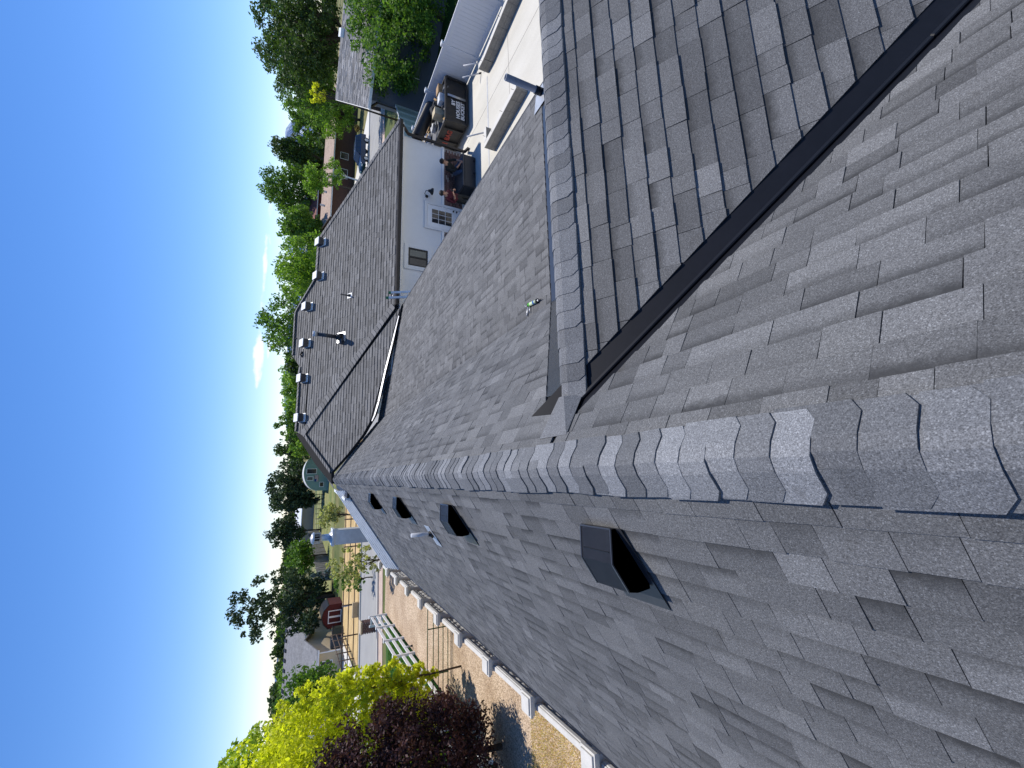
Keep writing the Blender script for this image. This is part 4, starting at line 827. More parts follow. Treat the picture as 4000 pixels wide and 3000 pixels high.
# ------------------------------------------------------------------ neighbour's grey house, right
def z1(x, y): return (900+.45208*x, .45208*y)
def z4(x, y): return (800+.45208*x, 1900+.45208*y)
nb = thing('grey_house', 'slate grey sided house with pale grey gable roof behind vinyl fence', 'house', (24, 22, 0)); NC = Vector((21.35, 22.0, 0)); NA = math.radians(-42)
NM = Matrix.Translation(NC) @ Matrix.Rotation(NA, 4, 'Z'); NU = Vector((math.cos(NA), math.sin(NA), 0)); NV = Vector((-math.sin(NA), math.cos(NA), 0)); ez = 3.42
def NL(px, py):                                # picture point -> local x and height on the front wall
    r = ray(px, py); k_ = NC.dot(NV)/(r[0]*NV.x+r[1]*NV.y); p = r*k_; return (Vector((p[0], p[1], 0))-NC).dot(NU), p[2]+EYE
mb = MB(); mb.box(0, 22, 0, 8.6, 0, ez-.02); mb.add([(0, 0, ez-.02), (0, 8.6, ez-.02), (0, 4.3, ez+1.35)], [(0, 1, 2), (2, 1, 0)]); mb.build('wall', M['siding'], nb, world=NM)
z = .1; mb = MB()
while z < ez-.2: mb.add([(-.004, -.022, z), (22, -.022, z), (22, -.004, z+.125), (-.004, -.004, z+.125)], [(0, 1, 2, 3)]); z += .128
sdg = mb.build('siding_boards', M['siding'], nb, world=NM); sdg['kind'] = 'stuff'
rz_ = ez+1.5
mb = MB(); mb.prism([(-.5, -.5, ez-.12), (22, -.5, ez-.12), (22, 4.3, rz_), (-.5, 4.3, rz_)], (0, 0, .08)); r1 = mb.build('roof', M['roof_grey'], nb, world=NM)
ps = shingles([[(-.5, -.5, ez-.035), (14, -.5, ez-.035), (14, 4.3, rz_+.085), (-.5, 4.3, rz_+.085)]], (0, 4.3, rz_+.085), (1, 0, 0), Vector((0, -4.8, -(rz_-ez+.12))), expo=.15, wlo=.25, whi=.55, thick=(.02, .035), tone=2.1, var=.2)
mb = MB()
for p in ps: b_ = len(mb.v); mb.v += [tuple(v) for v in p[0]]; mb.f += [tuple(j+b_ for j in f) for f in p[1]]; mb.t += p[2]; mb.smooth += [False]*len(p[1])
o = mb.build('shingle_field', M['shingle_far'], r1, world=NM); o['kind'] = 'stuff'
mb = MB(); mb.prism([(-.5, 9.1, ez-.12), (22, 9.1, ez-.12), (22, 4.3, rz_), (-.5, 4.3, rz_)], (0, 0, .075)); mb.build('roof', M['roof_grey'], nb, world=NM)
mb = MB(); mb.bar((-.5, -.53, ez-.06), (22, -.53, ez-.06), .06, .15); mb.build('gutter', M['trim_white'], nb, world=NM)
mb = MB(); mb.bar((-.5, -.5, ez-.14), (-.5, 4.3, rz_-.02), .05, .16); mb.build('rake_board', M['trim_white'], nb, world=NM)
mb = MB(); mb.bar((-.35, -.5, ez-.16), (-.06, -.06, ez-.5), .09); mb.bar((-.06, -.06, ez-.5), (-.06, -.06, .1), .09); mb.build('downspout', M['black'], nb, world=NM)
def nwin(a, b, m, fm):
    (x0, q0), (x1, q1) = NL(*a), NL(*b); x0, x1 = sorted((x0, x1)); q0, q1 = sorted((q0, q1)); mb = MB(); frame(mb, x0-.06, x1+.06, q0-.06, q1+.06, .06, -.06, -.024); w_ = mb.build('window', fm, nb, world=NM); xm_ = (x0+x1)/2
    for (p, q) in ((x0, xm_-.02), (xm_+.02, x1)): mb = MB(); mb.box(p, q, -.04, -.028, q0, q1); mb.build('pane', m, w_, world=NM)
    mb = MB(); mb.box(xm_-.02, xm_+.02, -.05, -.026, q0, q1); mb.build('mullion', M['trim_white'], w_, world=NM)
nwin(z1(1560, 780), z1(1650, 575), M['glass_sky'], M['siding']); nwin(z1(1245, 690), z1(1335, 590), M['glass'], M['black'])
for q in (3.0, 6.5): mb = MB(); mb.obox((q, 4.0, rz_+.08), (.22, 0, 0), (0, .2, .05), (0, 0, .09)); mb.build('roof_vent', M['white_metal'], nb, world=NM)
# ------------------------------------------------------------------ parked suv across the street
def suv(loc, rotz):
    t_ = thing('suv', 'dark blue suv parked at the kerb across the street', 'car', loc); Mx = Matrix.Translation(Vector(loc)) @ Matrix.Rotation(rotz, 4, 'Z')
    paint = NT('dark blue car paint').fin((.02, .045, .10), .22, .3, .6)
    def P(name, mb, m, par=t_, bev=0): o = mb.build(name, m, par, bevel=bev, world=Mx, seg=2); return o
    # side profile, front towards +x
    prof = [(2.28, .42), (2.32, .70), (2.2, .92), (1.25, 1.06), (.72, 1.52), (.4, 1.62), (-1.7, 1.60), (-2.05, 1.42), (-2.26, 1.0), (-2.3, .45)]
    mb = MB(); mb.prism([(x, -.88, z) for x, z in prof[:3]+[(1.25, -.0, 1.06)][:0]+[(1.25, 1.04), (-2.24, 1.04), (-2.3, .45)]] if False else [(x, -.9, z) for x, z in ((2.28, .40), (2.33, .68), (2.2, .90), (1.2, 1.04), (-2.26, 1.04), (-2.32, .42))], (0, 1.8, 0)); body = P('body', mb, paint, bev=.06)
    mb = MB(); lo = [(1.22, -.86, 1.03), (1.22, .86, 1.03), (-2.22, .86, 1.03), (-2.22, -.86, 1.03)]; hi = [(.5, -.70, 1.60), (.5, .70, 1.60), (-1.9, .70, 1.60), (-1.9, -.70, 1.60)]; mb.add(lo+hi, [(0, 1, 5, 4), (1, 2, 6, 5), (2, 3, 7, 6), (3, 0, 4, 7), (4, 5, 6, 7)]); P('cabin', mb, paint, bev=.04)
    def q(lo2, hi2, nm):
        mb = MB(); mb.add([Vector(p) for p in lo2+hi2[::-1]], [(0, 1, 2, 3)]); o = P(nm, mb, M['glass']); s_ = o.modifiers.new('s', 'SOLIDIFY'); s_.thickness = .012; s_.offset = 0
    q([(1.16, -.78, 1.10), (1.16, .78, 1.10)], [(.58, -.64, 1.555), (.58, .64, 1.555)], 'windscreen')
    for s_ in (-1, 1):
        y0, y1 = s_*.87, s_*.725
        for a, b, c, d in ((.98, .46, .06, -.0), (-.06, -.08, -.95, -.93), (-1.05, -1.03, -1.95, -1.75)): q([(a, y0*.985, 1.10), (c if False else c, y0*.985, 1.10)], [(b, y1, 1.54), (d, y1, 1.54)], 'side_window')
    q([(-2.215, -.7, 1.1), (-2.215, .7, 1.1)], [(-1.95, -.6, 1.53), (-1.95, .6, 1.53)], 'rear_window')
    for x in (1.42, -1.4):
        for s_ in (-1, 1):
            mb = MB(); mb.tube([(x, s_*.72, .36), (x, s_*.93, .36)], .36, 22); w_ = P('wheel', mb, M['rubber']); mb = MB(); mb.tube([(x, s_*.80, .36), (x, s_*.94, .36)], .22, 18); P('rim', mb, M['galv'], w_)
    for s_ in (-1, 1): mb = MB(); mb.box(2.2, 2.31, s_*.62-.18, s_*.62+.18, .70, .84); P('headlight', mb, M['trim_white']); mb = MB(); mb.box(-2.3, -2.24, s_*.72-.1, s_*.72+.1, .7, 1.0); P('taillight', mb, M['paint_red']); mb = MB(); mb.box(.82, .98, s_*.98-.06, s_*.98+.06, 1.08, 1.22); P('mirror', mb, paint); mb = MB(); mb.bar((.3, s_*.6, 1.65), (-1.7, s_*.6, 1.65), .04); P('roof_rail', mb, M['black'])
    mb = MB(); mb.box(2.26, 2.34, -.9, .9, .36, .5); P('bumper', mb, M['black'])
    return t_
ca, cb = G(*z1(1205, 1180)), G(*z1(1200, 1420)); cm = (ca+cb)/2; suv((cm.x, cm.y+1.0, .006), math.atan2(cb.y-ca.y+.0, cb.x-ca.x))
# ------------------------------------------------------------------ houses across the street
def gable_house(name, label, x0, x1, y0, y1, ze, zr, wallm, roofm, over=.5, hip=0, wins=()):
    t_ = thing(name, label, 'house', ((x0+x1)/2, (y0+y1)/2, 0)); mb = MB(); mb.box(x0, x1, y0, y1, 0, ze); ym = (y0+y1)/2
    mb.add([(x0, y0, ze), (x0, y1, ze), (x0+hip, ym, zr-.05)], [(0, 1, 2)]); mb.add([(x1, y0, ze), (x1, y1, ze), (x1-hip, ym, zr-.05)], [(0, 2, 1)]); mb.build('wall', wallm, t_)
    sl = (zr-ze)/(ym-y0); zo = ze-over*sl; ov = over if not hip else over
    mb = MB(); mb.prism([(x0-ov, y0-over, zo), (x1+ov, y0-over, zo), (x1+ov*(0 if hip else 1)-hip, ym, zr), (x0-ov*(0 if hip else 1)+hip, ym, zr)], (0, 0, .14)); rf_ = mb.build('roof', roofm, t_)
    mb = MB(); mb.prism([(x0-ov, y1+over, zo), (x1+ov, y1+over, zo), (x1+ov*(0 if hip else 1)-hip, ym, zr), (x0-ov*(0 if hip else 1)+hip, ym, zr)], (0, 0, .13)); mb.build('roof', roofm, t_)
    if hip:
        for xa, xb in ((x0-ov, x0+hip), (x1+ov, x1-hip)): mb = MB(); mb.prism([(xa, y0-over, zo), (xa, y1+over, zo), (xb, ym, zr)], (0, 0, .135)); mb.build('roof', roofm, t_)
    mb = MB(); mb.bar((x0-ov, y0-over-.01, zo+.02), (x1+ov, y0-over-.01, zo+.02), .06, .16); mb.build('fascia', M['trim_white'], t_)
    for (a, b, c, d) in wins:
        mb = MB(); frame(mb, a-.07, b+.07, c-.07, d+.07, .07, y0-.06, y0-.01); w_ = mb.build('window', M['trim_white'], t_); m_ = (a+b)/2
        for (p, q) in ((a, m_-.02), (m_+.02, b)): mb = MB(); mb.box(p, q, y0-.03, y0-.012, c, d); mb.build('pane', M['glass'], w_)
    return t_
BY_ = 66.; bx0 = AT(*z1(1060, 1900), BY_).x; bx1 = AT(*z1(1060, 860), BY_).x+2; be = AT(*z1(908, 1200), BY_-.5).z; br = AT(*z1(826, 1250), BY_+4.5).z
bh_ = gable_house('brick_house', 'long low brown brick house with tan roof behind the parked suv', bx0, bx1, BY_, BY_+9, be+.15, br, M['brown_wall'], M['roof_tan'], .6, 0, [(bx0+7, bx0+8.6, 1.0, 2.1), (bx0+10.5, bx0+11.6, 1.0, 2.1)])
for i in range(3): c = Vector((bx0+3+i*2.2, BY_+2.6-i*.5, be+1.2)); mb = MB(); mb.box(c.x-.12, c.x+.12, c.y-.12, c.y+.12, c.z-.6, c.z+.35); mb.build('roof_vent', M['white_metal'], bh_)
rx0, rx1 = AT(1240, 845, 88).x, AT(1240, 740, 88).x; rt = AT(1213, 800, 91).z; re = AT(1237, 800, 88).z
gable_house('red_roofed_house', 'house with dull red roof behind the tan roofed house', rx0, rx1, 88, 95, re, rt, M['barn_red'], M['roof_red'], .5)
# tan stucco house, left
c_ = G(*z4(1195, 1405)); TY = c_.y; tx1 = c_.x; te = AT(*z4(985, 1420), TY-.4).z; ap = AT(*z4(868, 1290), TY+3.6)
th = gable_house('tan_house', 'tan stucco house with pale grey roof across the street from white fence', tx1-16, tx1, TY, TY+7.2, te+.12, ap.z, M['tan'], M['roof_grey'], .45, 0, [])
wa_ = AT(*z4(1005, 1520), TY); wb_ = AT(*z4(1095, 1580), TY); x0, x1 = sorted((wa_.x, wb_.x)); q0, q1 = sorted((wa_.z, wb_.z)); mb = MB(); frame(mb, x0-.08, x1+.08, q0-.08, q1+.08, .08, TY-.06, TY-.01); w_ = mb.build('window', M['trim_white'], th)
for (p, q) in ((x0, (x0+x1)/2-.03), ((x0+x1)/2+.03, x1)): mb = MB(); mb.box(p, q, TY-.03, TY-.012, q0, q1); mb.build('pane', M['glass'], w_)
mb = MB(); mb.bar((tx1+.05, TY-.05, .2), (tx1+.05, TY-.05, te-.1), .1); mb.build('downspout', M['trim_white'], th)
hy = 68.; hx1 = AT(*z4(760, 1100), hy+5).x; hz = AT(*z4(690, 1500), hy+6).z; hz2 = AT(*z4(850, 1500), hy).z
bgh = gable_house('grey_roofed_house', 'large house with broad grey roof and row of dark ridge vents', hx1-30, hx1, hy, hy+12, hz2, hz, M['tan'], M['roof_grey'], .5)
for i in range(16): x = hx1-1-i*1.25; mb = MB(); mb.obox((x, hy+5.5, hz-.02), (.22, 0, 0), (0, .3, .1), (0, 0, .12)); mb.build('roof_vent', M['black'], bgh)
# red barn shed with white trimmed doors
b0_, b1_ = G(*z4(1180, 1212)), G(*z4(1180, 985)); BYY = b0_.y; bx0, bx1 = b0_.x, b1_.x; W_ = bx1-bx0; topz = AT(*z4(1015, 1080), BYY).z; kz = AT(*z4(1060, 1190), BYY).z
ba = thing('red_barn', 'small dark red gambrel barn shed with white trimmed double doors', 'shed', ((bx0+bx1)/2, BYY, 0))
pr = [(bx0, 0), (bx1, 0), (bx1, kz*.92), (bx1-W_*.22, topz*.90), ((bx0+bx1)/2, topz), (bx0+W_*.22, topz*.90), (bx0, kz*.92)]
mb = MB(); mb.prism([(x, BYY, z) for x, z in pr], (0, 3.0, 0)); mb.build('wall', M['barn_red'], ba)
for i in range(2, 6): (xa, za), (xb, zb) = pr[i], pr[i+1]; mb = MB(); mb.prism([(xa, BYY-.15, za+.02), (xb, BYY-.15, zb+.02), (xb, BYY-.15, zb+.10), (xa, BYY-.15, za+.10)], (0, 3.3, 0)); mb.build('roof', M['roof_grey'] if False else M['black'], ba)
mx_ = (bx0+bx1)/2-.05
for (p, q) in ((mx_-W_*.27, mx_), (mx_, mx_+W_*.27)):
    mb = MB(); mb.box(p+.03, q-.03, BYY-.03, BYY-.005, .1, topz*.66); d_ = mb.build('door', M['barn_red'], ba); mb = MB(); frame(mb, p, q, .06, topz*.70, .09, BYY-.05, BYY-.031); mb.build('trim', M['trim_white'], d_)
# dark covered barbecue and bin by the tan house
p = G(*z4(1190, 1345)); bb = thing('barbecue', 'covered barbecue under a dark blue cover beside the tan house', 'barbecue', p); mb = MB(); mb.add([(p.x-.75, p.y-.4, .0), (p.x+.75, p.y-.4, 0), (p.x+.75, p.y+.4, 0), (p.x-.75, p.y+.4, 0), (p.x-.6, p.y-.3, 1.15), (p.x+.6, p.y-.3, 1.2), (p.x+.55, p.y+.3, 1.25), (p.x-.55, p.y+.3, 1.2)], [(0, 1, 5, 4), (1, 2, 6, 5), (2, 3, 7, 6), (3, 0, 4, 7), (4, 5, 6, 7)]); mb.build('cover', mat('dark blue tarp', (.02, .028, .045), rough=.35), bb, bevel=.08)
mb = MB(); mb.box(p.x+.95, p.x+1.6, p.y-.3, p.y+.35, .0, 1.0); o = mb.build('bin', mat('dark green plastic', (.02, .035, .03), rough=.5)); tag(o, 'dark wheeled bin between barbecue and red barn', 'bin'); mb = MB(); mb.box(p.x+.9, p.x+1.65, p.y-.35, p.y+.4, 1.002, 1.08); mb.build('lid', M['black'], o)
# low wall stub at the driveway mouth
p = G(*z4(1330, 1105)); mb = MB(); mb.box(p.x-.2, p.x+1.0, p.y-.15, p.y+.15, 0, .55); o = mb.build('block_wall', mat('tan block', (.5, .4, .25), rough=.9), bevel=.02); tag(o, 'short tan block stub at the driveway mouth', 'wall')
# rusty pipe fence round the straw paddock
pf = thing('pipe_fence', 'rusty brown pipe rail fence round the straw paddock', 'fence', (-8, 42, 0)); pA = Vector(ST(-5.3, SW+1.6)).to_3d(); pB = Vector(ST(9, SW+1.6)).to_3d(); pC = Vector(ST(-4.2, SW+11)).to_3d()
for (a, b, n) in ((pA, pB, 6), (pA, pC, 5)):
    for i in range(n+1): q = a.lerp(b, i/n); mb = MB(); mb.tube([q, q+Vector((0, 0, 1.35))], .055, 8); mb.build('post', M['rust'], pf)
    for z in (.35, .8, 1.25): mb = MB(); mb.tube([a+Vector((0, 0, z)), b+Vector((0, 0, z))], .04, 8); mb.build('rail', M['rust'], pf)
p = G(*z4(1300, 1020)); o = thing('water_hydrant', 'grey steel yard hydrant standing in the straw paddock', 'hydrant', p); mb = MB(); mb.tube([p, p+Vector((0, 0, 1.1))], .07, 8); mb.build('riser', M['galv'], o); mb = MB(); mb.tube([p+Vector((0, 0, 1.0)), p+Vector((.25, 0, 1.05))], .05, 8); mb.build('spout', M['galv'], o)
# weathered board fence running away behind the paddock
wf_ = thing('board_fence', 'weathered grey board fence stepping away behind the straw paddock', 'fence', (-9, 70, 0)); a = G(*z4(1125, 800)); b = G(*z4(985, 380)); n = 34
for i in range(n):
    q = a.lerp(b, i/n); q2 = a.lerp(b, (i+.86)/n); mb = MB(); mb.bar(q+Vector((0, 0, 1.0)), q2+Vector((0, 0, 1.0)), .05, 2.0); mb.build('board', M['wood'], wf_)
    if i % 3 == 0: mb = MB(); mb.tube([q, q+Vector((0, 0, 2.15))], .09, 8); mb.build('post', M['wood'], wf_)
# quonset hut with flag
QY = 84.; qa = AT(1232, 1914, QY); qb = AT(1232, 1785, QY); qt = AT(1187, 1845, QY).z; qx0 = AT(1240, 1917, QY).x; qx1 = AT(1240, 1770, QY).x; qcx = (qx0+qx1)/2; qr = (qx1-qx0)/2
qh = thing('quonset_hut', 'pale green arched steel hut with flag on its end wall', 'hut', (qcx, QY+5, 0))
arc = [(qx0, 0)]+[(qcx-qr*math.cos(math.pi*i/20), qt*.42+qt*.58*math.sin(math.pi*i/20)) for i in range(21)]+[(qx1, 0)]
mb = MB(); mb.prism([(x, QY, z) for x, z in arc], (0, .05, 0)); mb.build('end_wall', M['quonset'], qh)
mb = MB()
for i in range(1, len(arc)-2): mb.add([(arc[i][0], QY-.08, arc[i][1]+.03), (arc[i+1][0], QY-.08, arc[i+1][1]+.03), (arc[i+1][0], QY+12, arc[i+1][1]+.03), (arc[i][0], QY+12, arc[i][1]+.03)], [(0, 1, 2, 3)])
o = mb.build('arched_roof', M['white_metal'], qh); sm = o.modifiers.new('s', 'SOLIDIFY'); sm.thickness = .06
def qwin(xa, ya, xb, yb, nm='window', m=None):
    a, b = AT(xa, ya, QY), AT(xb, yb, QY); x0, x1 = sorted((a.x, b.x)); q0, q1 = sorted((a.z, b.z)); mb = MB(); frame(mb, x0-.1, x1+.1, q0-.1, q1+.1, .1, QY-.08, QY-.005); w_ = mb.build(nm, M['trim_white'], qh); mb = MB(); mb.box(x0, x1, QY-.04, QY-.01, q0, q1); mb.build('pane', m or M['glass'], w_)
qwin(1199, 1850, 1236, 1832); qwin(1200, 1876, 1222, 1863, m=M['glass_sky']); qwin(1249, 1900, 1263, 1884)
a, b = AT(1228, 1881, QY), AT(1244, 1856, QY); fx0, fx1 = sorted((a.x, b.x)); fz0, fz1 = sorted((a.z, b.z)); fg = thing('flag', 'red and white striped flag with blue canton on the green hut', 'flag', ((fx0+fx1)/2, QY-.1, fz0))
red = mat('flag red', (.35, .03, .04), rough=.8)
for i in range(13): mb = MB(); zz0 = fz0+(fz1-fz0)*i/13; mb.box(fx0+(.42*(fx1-fx0) if i >= 6 else 0), fx1, QY-.12, QY-.10, zz0, zz0+(fz1-fz0)/13); mb.build('stripe', red if i % 2 == 0 else M['trim_white'], fg)
mb = MB(); mb.box(fx0, fx0+.42*(fx1-fx0)-.002, QY-.12, QY-.10, fz0+(fz1-fz0)*6/13, fz1); mb.build('canton', mat('flag blue', (.03, .06, .25), rough=.8), fg)
# long white-roofed shed far off
SY = 130.; sx0, sx1 = AT(1160, 2125, SY).x, AT(1160, 1968, SY).x; s0 = AT(1176, 2050, SY).z; s1 = AT(1152, 2050, SY+6).z
gable_house('long_shed', 'long tan metal shed with white roof beyond the hedge', sx0, sx1, SY, SY+12, s0, s1, M['shed_tan'], M['white_metal'], .3)
# wire fence of the field
wfn = thing('wire_fence', 'thin wire field fence with dark posts in the grass field', 'fence', (-6, 90, 0)); a = G(1262, 2065); b = G(1265, 1930)
for i in range(8): q = a.lerp(b, i/7); mb = MB(); mb.tube([q, q+Vector((0, 0, 1.4))], .06, 6); mb.build('post', M['rust'], wfn)
for z in (.4, .8, 1.2): mb = MB(); mb.tube([a+Vector((0, 0, z)), b+Vector((0, 0, z))], .03, 5); mb.build('wire', M['rust'], wfn)
# ------------------------------------------------------------------ mountains
def ridge(name, x0, x1, Y, z0, z1, m, seed, snow=False):
    r_ = random.Random(seed); n = 60; mb = MB(); top = []
    hs_ = [0.0]*(n+1)
    for o_ in range(1, 6):
        ph = r_.uniform(0, 6.28)
        for i in range(n+1): hs_[i] += math.sin(i/n*math.pi*2**o_*.9+ph)/2.3**o_
    for i in range(n+1):
        e = math.sin(math.pi*i/n)**.6; x = x0+(x1-x0)*i/n; z = (z0+(z1-z0)*(.55+.45*hs_[i]/.9))*e; top.append((x, Y, max(20, z)))
    for i in range(n):
        a, b = top[i], top[i+1]; am, bm = (a[0], Y-700, a[2]*.5+r_.uniform(-40, 40)), (b[0], Y-700, b[2]*.5+r_.uniform(-40, 40)); mb.add([(a[0], Y-1600, 0), (b[0], Y-1600, 0), bm, am], [(0, 1, 2, 3)]); mb.add([am, bm, b, a], [(0, 1, 2, 3)])
    return struct(name, mb, m)
def hdir(x, y, Y): return AT(x, y, Y)
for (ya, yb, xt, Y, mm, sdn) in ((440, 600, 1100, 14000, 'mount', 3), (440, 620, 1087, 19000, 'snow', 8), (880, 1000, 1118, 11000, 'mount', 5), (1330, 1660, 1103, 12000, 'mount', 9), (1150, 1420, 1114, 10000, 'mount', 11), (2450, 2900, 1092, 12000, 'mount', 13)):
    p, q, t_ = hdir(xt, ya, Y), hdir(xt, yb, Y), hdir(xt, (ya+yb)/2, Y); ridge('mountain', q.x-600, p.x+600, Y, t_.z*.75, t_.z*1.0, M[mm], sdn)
# ------------------------------------------------------------------ trees
def leafmesh(name, C, size, tints, m, flat=.0):
    n = len(C); d = rng.normal(size=(n, 3)); d /= np.linalg.norm(d, axis=1)[:, None]; d[:, 2] *= (1-flat); e = rng.normal(size=(n, 3)); e -= d*np.sum(d*e, axis=1)[:, None]/np.maximum(1e-6, np.sum(d*d, axis=1))[:, None]; e /= np.linalg.norm(e, axis=1)[:, None]
    s_ = size*rng.uniform(.6, 1.35, (n, 1)); f = np.cross(d, e)
    V = np.empty((n, 4, 3)); V[:, 0] = C-d*s_; V[:, 1] = C+e*s_*.5+f*s_*.12; V[:, 2] = C+d*s_; V[:, 3] = C-e*s_*.5+f*s_*.12
    me = bpy.data.meshes.new(name); me.vertices.add(4*n); me.vertices.foreach_set('co', V.astype(np.float32).ravel()); me.loops.add(4*n); me.loops.foreach_set('vertex_index', np.arange(4*n, dtype=np.int32)); me.polygons.add(n); me.polygons.foreach_set('loop_start', np.arange(0, 4*n, 4, dtype=np.int32)); me.update(calc_edges=True)
    a = me.color_attributes.new('tint', 'FLOAT_COLOR', 'POINT'); t = np.repeat(tints, 4, axis=0); a.data.foreach_set('color', np.c_[t, np.ones((4*n, 1))].astype(np.float32).ravel()); me.materials.append(m); return me
def tree(name, label, xt, xb, y0, y1, Y, m, leaf, dens=2.6, shape='round', nc=70, group=None, trunk_r=None, clump=.26, cap_n=26000, depth=.85, bias=.42, bark=None, cat='tree', minz=.25):
    xm_, ym_ = (xt+xb)/2, (y0+y1)/2; top = AT(xt, ym_, Y).z; bot = max(minz, AT(xb, ym_, Y).z); xa, xb_ = AT(xm_, y1, Y).x, AT(xm_, y0, Y).x
    cx, rx = (xa+xb_)/2, abs(xb_-xa)/2; cz, rz = (top+bot)/2, (top-bot)/2; ry = rx*depth
    t_ = thing(name, label, cat, (cx, Y, 0), group)
    cl = []
    if shape != 'cone' and dens > 1.55: nc = int(nc*2.2); clump *= .92
    while len(cl) < nc:
        p = rng.normal(size=3); p /= np.linalg.norm(p); r = rng.uniform(0, 1)**bias
        if shape == 'cone':
            h = rng.uniform(0, 1)**1.25; a = rng.uniform(0, 6.28); rr_ = (1-h)*.92+.05; rr_ *= rng.uniform(.55, 1.08); q = np.array([math.cos(a)*rr_, math.sin(a)*rr_, -1+2*h])
        elif shape == 'fan': q = p*r; q[:2] *= (.45+.55*(q[2]+1)/2*1.3)
        elif shape == 'tall': q = p*r; q[:2] *= 1-.35*max(0, q[2])
        else: q = p*r
        cl.append(q)
    cl = np.array(cl); crad = clump*rng.uniform(.6, 1.3, nc); area = math.pi*rx*rz
    leaf *= 1.22; nc_ = nc; n = int(min(cap_n*1.5, dens*1.75*area/(leaf*leaf*.9)+300)); w = crad**2; idx = rng.choice(nc, n, p=w/w.sum())
    off = rng.normal(size=(n, 3)); off /= np.linalg.norm(off, axis=1)[:, None]; off *= (rng.uniform(0, 1, (n, 1))**.45)*crad[idx][:, None]
    mr_ = min(rx, rz); sc = np.array([rx, ry, rz]); C = cl[idx]*sc*(1-clump*.3)+off*np.array([max(mr_, rx*.7), max(mr_, rx*.7), mr_])*(1.0 if shape != 'cone' else .8)
    C += np.array([cx, Y, cz]); ok = C[:, 2] > .05; C = C[ok]; idx = idx[ok]
    tint = np.c_[np.clip(rng.normal(.5, .22, len(C))+.3*(rng.uniform(-1, 1, nc)[idx]), 0, 1), np.clip(rng.normal(.5, .25, len(C)), 0, 1), np.zeros(len(C))]
    o = bpy.data.objects.new('crown', leafmesh('crown', C, leaf, tint, m)); link(o, t_)
    tr_ = trunk_r or max(.08, rx*.05); bm = MB(); b = Vector((cx, Y, 0)); k = Vector((cx+random.uniform(-.1, .1)*rx, Y, bot+rz*.45)); bm.tube([b, b.lerp(k, .5)+Vector((random.uniform(-.06, .06)*rx, 0, 0)), k], [tr_, tr_*.8, tr_*.5], 9)
    if shape == 'cone': bm.tube([k, Vector((cx, Y, top-rz*.1))], [tr_*.5, tr_*.08], 7)
    for i in rng.choice(nc, min(nc, 16), replace=False):
        e = Vector(cl[i]*sc*.85)+Vector((cx, Y, cz)); s0_ = b.lerp(k, random.uniform(.55, 1)) if shape != 'cone' else Vector((cx, Y, max(bot, e.z-.1))); bm.tube([s0_, s0_.lerp(e, .5)+Vector((0, 0, .06*rz)), e], [tr_*.38, tr_*.22, tr_*.06], 6)
    bm.build('trunk', bark or M['bark'], t_); return t_
L = {}
L['green'] = leaf_mat('mid green leaf', (.09, .16, .025), (.04, .085, .015)); L['bright'] = leaf_mat('bright green leaf', (.15, .24, .03), (.075, .14, .02)); L['dark'] = leaf_mat('deep green leaf', (.05, .085, .02), (.022, .042, .012), .25)
L['pine'] = leaf_mat('pine needle', (.045, .07, .028), (.018, .032, .015), .15); L['yellow'] = leaf_mat('yellow leaf', (.62, .52, .025), (.32, .33, .025), .45); L['lime'] = leaf_mat('lime leaf', (.30, .34, .03), (.13, .2, .02), .4)
L['purple'] = leaf_mat('plum leaf', (.055, .022, .022), (.018, .009, .011), .25); L['olive'] = leaf_mat('olive leaf', (.30, .30, .13), (.14, .16, .06), .35); L['willow'] = leaf_mat('willow leaf', (.16, .25, .045), (.09, .16, .03)); L['blue'] = leaf_mat('blue spruce', (.12, .16, .15), (.06, .09, .085), .1)
# left side
tree('plum_tree', 'purple leaved plum tree beside gravel yard and green gate', 1170, 2260, 2680, 3340, 13.2, L['purple'], .045, 3.2, nc=150, clump=.20, cap_n=80000, trunk_r=.09, minz=.1)
tree('locust_tree', 'yellow leaved honey locust behind the purple plum tree', 850, 1760, 2650, 3300, 17.5, L['yellow'], .062, 2.6, nc=140, clump=.19, cap_n=70000, shape='tall', minz=.1)
tree('locust_tree', 'yellow green tree top rising behind the yellow locust', 1050, 1740, 2600, 2800, 16.6, L['yellow'], .06, 2.0, nc=60, clump=.2, cap_n=18000, trunk_r=.035)
tree('maple_tree', 'tall lime green tree above the yellow locust', 820, 1250, 2820, 3120, 21., L['lime'], .08, 2.4, nc=80, clump=.2, cap_n=26000)
tree('garden_tree', 'mid green tree standing before the tan house', 1070, 1330, 2590, 2850, 34., L['green'], .12, 2.6, nc=70, cap_n=16000)
tree('pine_tree', 'tall dark pine with open branches behind the red barn', 868, 1290, 2210, 2515, 64., L['pine'], .18, 1.5, 'tall', nc=120, clump=.13, cap_n=34000, trunk_r=.28)
tree('pine_tree', 'broad dark pine beside the tall open pine', 1080, 1290, 2245, 2420, 68., L['pine'], .2, 2.6, nc=70, clump=.2, cap_n=16000, trunk_r=.25)
tree('pine_tree', 'low dark conifer over the red barn roof', 1170, 1250, 2380, 2480, 58., L['pine'], .15, 2.6, nc=30, cap_n=8000)
tree('round_tree', 'rounded bright green tree behind the board fence', 1108, 1240, 2105, 2250, 78., L['green'], .2, 2.8, nc=60, cap_n=14000)
tree('juniper_tree', 'dark juniper rising over the long white roofed shed', 1030, 1200, 2010, 2150, 100., L['pine'], .26, 3.0, nc=60, clump=.22, cap_n=14000, shape='tall')
tree('juniper_tree', 'wide dark juniper clump behind the green arched hut', 1040, 1230, 1790, 2020, 98., L['pine'], .26, 3.2, nc=80, clump=.22, cap_n=20000)
tree('juniper_tree', 'small dark juniper between arched hut and white shed', 1130, 1245, 1915, 1990, 96., L['pine'], .24, 3, nc=30, cap_n=7000)
